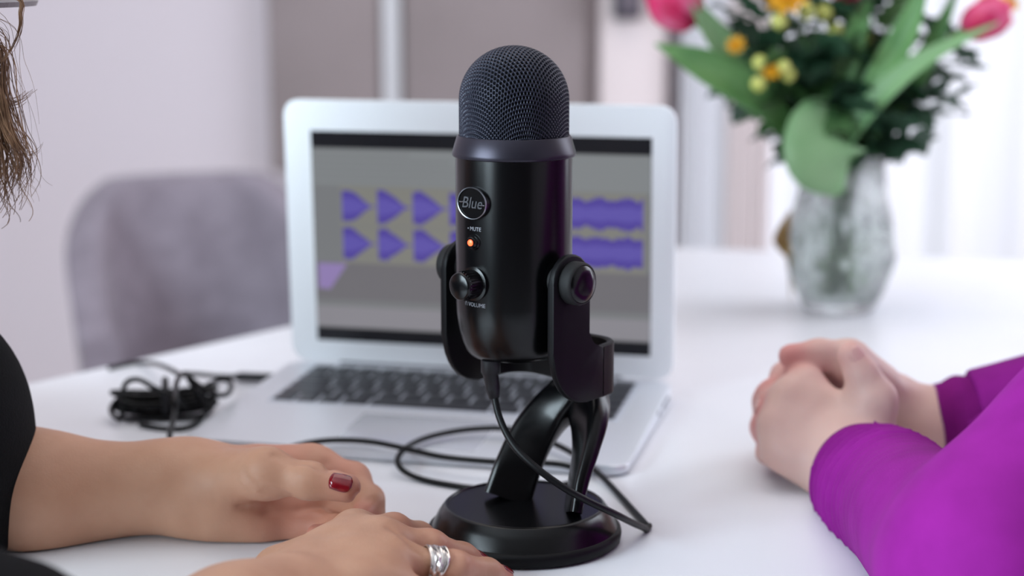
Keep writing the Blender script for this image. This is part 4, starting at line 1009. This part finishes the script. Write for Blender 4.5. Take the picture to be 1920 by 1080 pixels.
M_jean = knit_mat('dark_trousers', srgb(38, 40, 52), srgb(46, 48, 60), 500, 0.4)
def trousers(root, hip, fw, m):
    f = np.asarray(fw, float); sd = np.array([-f[1], f[0], 0]); ch = [ell(hip, (0.15, 0.18, 0.10))]
    for q in (-1, 1):
        h = hip + sd * 0.085 * q; k = h + f * 0.36 + np.array([0, 0, -0.02]); a = np.array([k[0] + f[0] * 0.02, k[1] + f[1] * 0.02, FL + 0.07])
        ch += [cone(h, k, 0.075, 0.055), cone(k, a, 0.052, 0.04), cone(a + [0, 0, -0.025], a + f * 0.13 + [0, 0, -0.035], 0.032, 0.028)]
    nd = union(0.03, *ch); al = np.array([hip - 0.25, hip + 0.25]).min(0)
    V, F = polygonise(nd, (min(hip[0], hip[0] + f[0] * 0.6) - 0.25, hip[1] - 0.35, FL), (max(hip[0], hip[0] + f[0] * 0.6) + 0.25, hip[1] + 0.35, hip[2] + 0.15), 0.008)
    wparent(np_mesh('trousers', V, F, m), root)
trousers(pl, np.array([-0.82, 1.0, -0.26]), (1, 0, 0), M_jean)
# silver ring of plaited wires on the near hand
M_silver = mat('ring_silver', srgb(222, 216, 212), 0.22, 0.95, bump=(700, 0.25, 0.0003))
ra, rb_ = mcn[2], fin[2][0]; rc = ra + (rb_ - ra) * 0.66; rt = (rb_ - ra) / np.linalg.norm(rb_ - ra)
rn = np.array([0, 0, 1.0]); rn -= rt * (rn @ rt); rn /= np.linalg.norm(rn); rs = np.cross(rt, rn)
mb = MB()
for k in range(12):
    o_ = -0.0052 + 0.0104 * k / 11; pts = []
    for i in range(41):
        a = 2 * math.pi * i / 40; wv = 0.0016 * math.sin(2 * a + (0 if k < 6 else math.pi)); 
        rr_ = 0.00985 + 0.0004 * math.sin(5 * a + k)
        pts.append(rc + rt * (o_ * (0.7 + 0.3 * math.sin(a)) + wv * (1 if k < 6 else -1) * 0.6) + rn * rr_ * math.sin(a) + rs * rr_ * math.cos(a))
    mb.tube(pts, 0.00068, 6)
ring = wbuild(mb, 'ring', M_silver, pl); tag(ring, 'wide silver ring of plaited wires')
# hair and hat
M_hair = mat('brown_hair', srgb(150, 114, 88), 0.42, bump=(900, 0.2, 0.0002), vary=(70, srgb(104, 74, 54), 1))
Yh = 0.985
h1 = [HP(0.0, 0.066, 0.06), HP(0.01, 0.088, 0.035), gy(-22, 70, Yh), gy(2, 170, Yh - 0.01), gy(20, 240, Yh - 0.012), gy(44, 290, Yh - 0.01), gy(40, 335, Yh), gy(8, 380, Yh)]
h2 = [HP(-0.02, 0.066, 0.06), HP(-0.01, 0.09, 0.03), gy(-36, 120, Yh), gy(-8, 220, Yh), gy(10, 290, Yh), gy(2, 340, Yh), gy(18, 372, Yh)]
h3 = [HP(-0.04, 0.066, 0.06), HP(-0.03, 0.09, 0.03), gy(-60, 150, Yh), gy(-30, 260, Yh), gy(-15, 320, Yh), gy(-5, 365, Yh), gy(-30, 400, Yh)]
h4 = [HP(0.03, 0.062, 0.06), HP(0.04, 0.085, 0.055), gy(25, -6, Yh - 0.01), gy(38, 30, Yh - 0.01), gy(32, 70, Yh - 0.01), gy(8, 110, Yh - 0.01), gy(-20, 130, Yh - 0.01)]
h5 = [HP(0.0, 0.08, 0.04), gy(-40, 80, Yh), gy(-25, 118, Yh), gy(-8, 160, Yh), gy(8, 190, Yh), gy(35, 188, Yh), gy(62, 168, Yh)]
h6 = [gy(-20, 120, Yh), gy(-4, 190, Yh), gy(14, 232, Yh), gy(35, 262, Yh), gy(52, 284, Yh), gy(72, 276, Yh), gy(84, 250, Yh)]
h7 = [gy(-14, 150, Yh), gy(0, 205, Yh), gy(18, 250, Yh), gy(44, 290, Yh), gy(50, 330, Yh), gy(60, 350, Yh), gy(64, 372, Yh)]
h8 = [HP(0.03, 0.07, 0.05), gy(0, 50, Yh - 0.01), gy(16, 130, Yh), gy(30, 220, Yh), gy(44, 290, Yh), gy(30, 350, Yh)]
def head_lock(b, z0, z1, a=-0.03): return [HP(-0.02 + a * 0.3, b * 0.7, 0.10), HP(-0.03 + a, b, 0.03), HP(-0.03 + a, b * 1.12, z0), HP(-0.02 + a, b * 1.1, z1), HP(0.0 + a, b * 1.02, z1 - 0.04)]
specs = [(h1, 50, 0.0042, 0.00042), (h2, 60, 0.0055, 0.00045), (h3, 60, 0.007, 0.0005), (h4, 16, 0.0008, 0.00034), (h5, 22, 0.0016, 0.00034), (h6, 10, 0.0010, 0.00026), (h7, 16, 0.0048, 0.00018), (h8, 14, 0.006, 0.00016)]
for b in (-0.085, 0.085):
    for a in (-0.09, -0.06, -0.03, 0.0, 0.03): specs.append((head_lock(b, -0.04, -0.11, a), 28, 0.007, 0.0012))
for b in (-0.05, 0.0, 0.05): specs.append(([HP(-0.06, b, 0.10), HP(-0.108, b, 0.03), HP(-0.112, b, -0.05), HP(-0.10, b, -0.13)], 40, 0.009, 0.0014))
wbuild(strands(specs, 5), 'hair', M_hair, pl)
M_hat = knit_mat('grey_felt', srgb(118, 108, 112), srgb(108, 98, 102), 300, 0.3)
bz = gy(0, 6, 0.985)[2] - 0.0025; hx_ = hc_[0]; mb = MB()
mb.lathe([(0.098, 0.008), (0.112, 0.004), (0.122, 0.001), (0.134, 0.0), (0.1355, 0.003), (0.125, 0.005), (0.115, 0.010), (0.108, 0.018), (0.104, 0.05), (0.098, 0.085), (0.080, 0.105), (0.045, 0.108), (0.0, 0.100), (0.0, 0.096), (0.05, 0.098), (0.088, 0.080), (0.096, 0.05)], 64, (hx_, hc_[1], bz))
wbuild(mb, 'hat', M_hat, pl); 

# ---------------- person on the right: clasped hands, purple sweatshirt
M_skinB = skin_mat('skin_right_person', srgb(226, 190, 178), srgb(220, 132, 128), srgb(216, 176, 166))
pr = empty('person', (0.80, 1.1, FL)); tag(pr, 'person at the right in a purple sweatshirt with hands clasped on the table', 'person')
# near (left) hand, back towards the viewer
Wr = gy(1610, 888, 1.086)
mr_ = [gy(1512, 722, 1.132), gy(1478, 748, 1.120), gy(1456, 798, 1.108), gy(1464, 850, 1.098)]
fr_ = [[gy(1470, 705, 1.165), gy(1485, 715, 1.190), gy(1520, 725, 1.200)],
       [gy(1438, 752, 1.155), gy(1450, 765, 1.185), gy(1495, 775, 1.198)],
       [gy(1432, 802, 1.148), gy(1450, 812, 1.178), gy(1500, 818, 1.190)],
       [gy(1440, 848, 1.130), gy(1460, 850, 1.155), gy(1500, 850, 1.168)]]
tr = [gy(1640, 810, 1.104), gy(1638, 752, 1.104), gy(1616, 702, 1.106), gy(1594, 664, 1.108)]
hNr = hand(Wr, mr_, fr_, tr, 1.02, pn=np.array([0.2, 1, 0]), thick=0.0125)
# far (right) hand behind it
Wf = gy(1680, 768, 1.185)
mf = [gy(1580, 690, 1.172), gy(1560, 722, 1.190), gy(1560, 765, 1.195), gy(1570, 805, 1.195)]
ff = [[gy(1500, 690, 1.168), gy(1445, 735, 1.150), gy(1432, 770, 1.128)],
      [gy(1490, 730, 1.180), gy(1440, 770, 1.160), gy(1428, 800, 1.136)],
      [gy(1490, 775, 1.182), gy(1445, 800, 1.162), gy(1433, 822, 1.140)],
      [gy(1500, 820, 1.180), gy(1460, 840, 1.165), gy(1445, 850, 1.150)]]
tf = [gy(1650, 722, 1.165), gy(1592, 678, 1.152), gy(1538, 665, 1.148), gy(1482, 668, 1.146)]
hFr = hand(Wf, mf, ff, tf, 1.0, pn=np.array([-0.2, -1, 0]))
Er, Ef = np.array([0.235, 0.800, 0.050]), np.array([0.48, 1.165, 0.052])
Wff = gy(1745, 808, 1.180)
armNr = union(0.02, cone(Wr, Er, 0.0275, 0.038), cone(Wr, (Wr * 2 + mr_[1]) / 3, 0.0265, 0.019))
armFr = union(0.02, cone(Wf, Wff, 0.0215, 0.027), cone(Wff, Ef, 0.027, 0.036))
Sn, Sf = np.array([0.475, 0.945, 0.250]), np.array([0.60, 1.28, 0.25])
hcr = np.array([0.56, 1.10, 0.50]); hp2, HP2 = head_parts(hcr, (-1, -0.05, 0), 0.98)
tors2 = [cone((0.61, 1.10, 0.24), (0.82, 1.10, -0.26), 0.105, 0.125, (0, 1, 0), 1.25), cone(Sn, Sf, 0.05, 0.05), cone((0.60, 1.10, 0.28), (0.575, 1.10, 0.40), 0.054, 0.050)]
body2 = union(0.006, union(0.012, union(0.03, *tors2, *hp2, cone(Sn, Er, 0.045, 0.038), cone(Sf, Ef, 0.045, 0.038), armNr), hNr), union(0.012, armFr, hFr))
V, F = polygonise(body2, (0.12, 0.70, -0.42), (1.0, 1.40, 0.64), 0.0025, rest_on_table)
tp = [(p[-1], 0.014, 0.9) for p in ff] + [(p[0], 0.016, 0.6) for p in ff] + [(p[1], 0.015, 0.9) for p in ff] + [(p, 0.010, 0.35) for p in mr_] + [(tf[-1], 0.016, 0.9), (tr[-1], 0.012, 0.4), (fr_[0][0], 0.012, 0.7)]
wparent(np_mesh('body', V, F, M_skinB, attr=tint_of(V, tp)), pr)
M_nailb = mat('nail_natural', srgb(226, 178, 170), 0.3, bump=(200, 0.02, 0.0002), coat=0.2)
nail(pr, tr[-1], tr[-1] - tr[-2], np.array([0.35, -0.75, 0.3]), 0.0115, 0.0056, M_nailb, 0.0090)
nail(pr, tf[-1], tf[-1] - tf[-2], np.array([0, 0.5, 0.9]), 0.0115, 0.0056, M_nailb, 0.0072)
for k in range(3): nail(pr, ff[k][-1], ff[k][-1] - ff[k][-2], np.array([-1, -0.2, 0.2]), 0.010, 0.0046, M_nailb, 0.0064)
face_bits(pr, HP2, 0.98)
# sweatshirt with ribbed cuffs
M_purple = knit_mat('purple_jersey', srgb(143, 28, 138), srgb(133, 24, 128), 900, 0.35, 0.85, 0.0)
M_cuff = knit_mat('purple_rib', srgb(136, 24, 126), srgb(124, 20, 116), 1200, 0.4, 0.85, 0.0)
dr = (Er - Wr) / np.linalg.norm(Er - Wr); cr0 = Wr + dr * 0.008
df = (Ef - Wff) / np.linalg.norm(Ef - Wff); cf0 = gy(1756, 808, 1.180)
def sweat_post(P, d):
    q = P - cr0; s1 = q @ dr; n1 = np.linalg.norm(q - np.outer(s1, dr), axis=1) < 0.09
    zn = n1 & (s1 < 0.25) & (P[:, 1] < 1.145) & (P[:, 0] < 0.40)
    fold = (0.0016 + 0.0030 * np.sin(s1 * 2 * math.pi / 0.0130 + 0.9 * np.sin(P[:, 0] * 50 + P[:, 2] * 40))) * np.exp(-np.maximum(s1 - 0.075, 0) / 0.035)
    d = np.where(zn, np.maximum(d - fold, 0.026 + 0.002 * np.sin(P[:, 0] * 90) - s1), d)
    q = P - cf0; s2 = q @ df; n2 = np.linalg.norm(q - np.outer(s2, df), axis=1) < 0.07
    d = np.where(n2 & (P[:, 1] > 1.145) & (P[:, 0] < 0.40), np.maximum(d, 0.028 - s2), d)
    return rest_on_table(P, d + 0.0018 * np.sin(34 * P[:, 0] + 22 * P[:, 2]) * np.sin(28 * P[:, 1] - 30 * P[:, 2]))
sw = union(0.03, cone((0.61, 1.10, 0.24), (0.82, 1.10, -0.26), 0.122, 0.142, (0, 1, 0), 1.25), cone(Sn, Sf, 0.064, 0.064), cone(Sn, Er, 0.060, 0.050), cone(Er, Wr, 0.048, 0.0345), cone(Sf, Ef, 0.064, 0.052), cone(Ef, Wff, 0.052, 0.036))
V, F = polygonise(sw, (0.14, 0.70, -0.46), (1.04, 1.42, 0.40), 0.0024, sweat_post, 1)
V, F = V, F
wparent(np_mesh('sweatshirt', V, F, M_purple), pr)
def cuff(c0, d, L, r0, r1, name, wob=8):
    """ribbed tube cuff with a rolled edge"""
    d = np.asarray(d); a = np.cross(d, [0, 0, 1.0]); a /= np.linalg.norm(a); b = np.cross(d, a)
    V = []; F = []; n = 220; prof = [(0.001, r0 - 0.004), (-0.0004, r0 - 0.002), (0.0, r0 - 0.0005), (0.002, r0)]
    NP = 60
    for t in np.linspace(0.05, 1, NP): prof.append((L * t, r0 + (r1 - r0) * t))
    prof.append((L + 0.002, r1 - 0.003)); prof.append((L + 0.001, r1 - 0.012))
    for s_i, (s, r) in enumerate(prof):
        for i in range(n):
            t = 2 * math.pi * i / n; rr_ = r + (0.0003 if i % 2 else -0.0003) * (1 if 2 < s_i < len(prof) - 2 else 0)
            if 3 < s_i < len(prof) - 2:
                q = s / L; am = 0.0024 * min(1, max(0, (q - 0.22) * 4)); rr_ += am * math.sin(q * wob * 6.283 + 0.9 * math.sin(t * 2 + 1) + 0.5 * math.sin(t * 5)) + 0.5 * am * math.sin(q * wob * 4.1 + 1.4 * math.sin(t * 3))
            V.append(c0 + d * s + (a * math.cos(t) + b * math.sin(t)) * rr_)
    for j in range(len(prof) - 1):
        for i in range(n): k = (i + 1) % n; F.append((j * n + i, j * n + k, (j + 1) * n + k, (j + 1) * n + i))
    return wparent(mesh_obj(name, V, F, M_cuff), pr)
cuff(cr0, dr, 0.036, 0.0338, 0.0362, 'cuff', 1); cuff(cf0, df, 0.042, 0.0325, 0.0375, 'cuff', 1)
trousers(pr, np.array([0.84, 1.10, -0.26]), (-1, 0, 0), M_jean)
M_hair2 = mat('dark_hair', srgb(70, 50, 40), 0.45, bump=(900, 0.2, 0.0002), vary=(70, srgb(50, 34, 28), 1))
sp2 = []
for b in (-0.08, -0.06, -0.03, 0.0, 0.03, 0.06, 0.08):
    sp2.append(([HP2(0.075, b * 0.6, 0.085), HP2(0.02, b * 0.9, 0.118), HP2(-0.06, b * 1.05, 0.09), HP2(-0.105, b * 1.05, 0.0), HP2(-0.10, b, -0.09), HP2(-0.08, b, -0.15)], 40, 0.008, 0.0016))
for b in (-0.083, 0.083): sp2.append(([HP2(0.04, b * 0.7, 0.09), HP2(0.0, b, 0.05), HP2(-0.03, b * 1.1, -0.02), HP2(-0.05, b * 1.1, -0.12)], 60, 0.009, 0.0016))
wbuild(strands(sp2, 9), 'hair', M_hair2, pr)
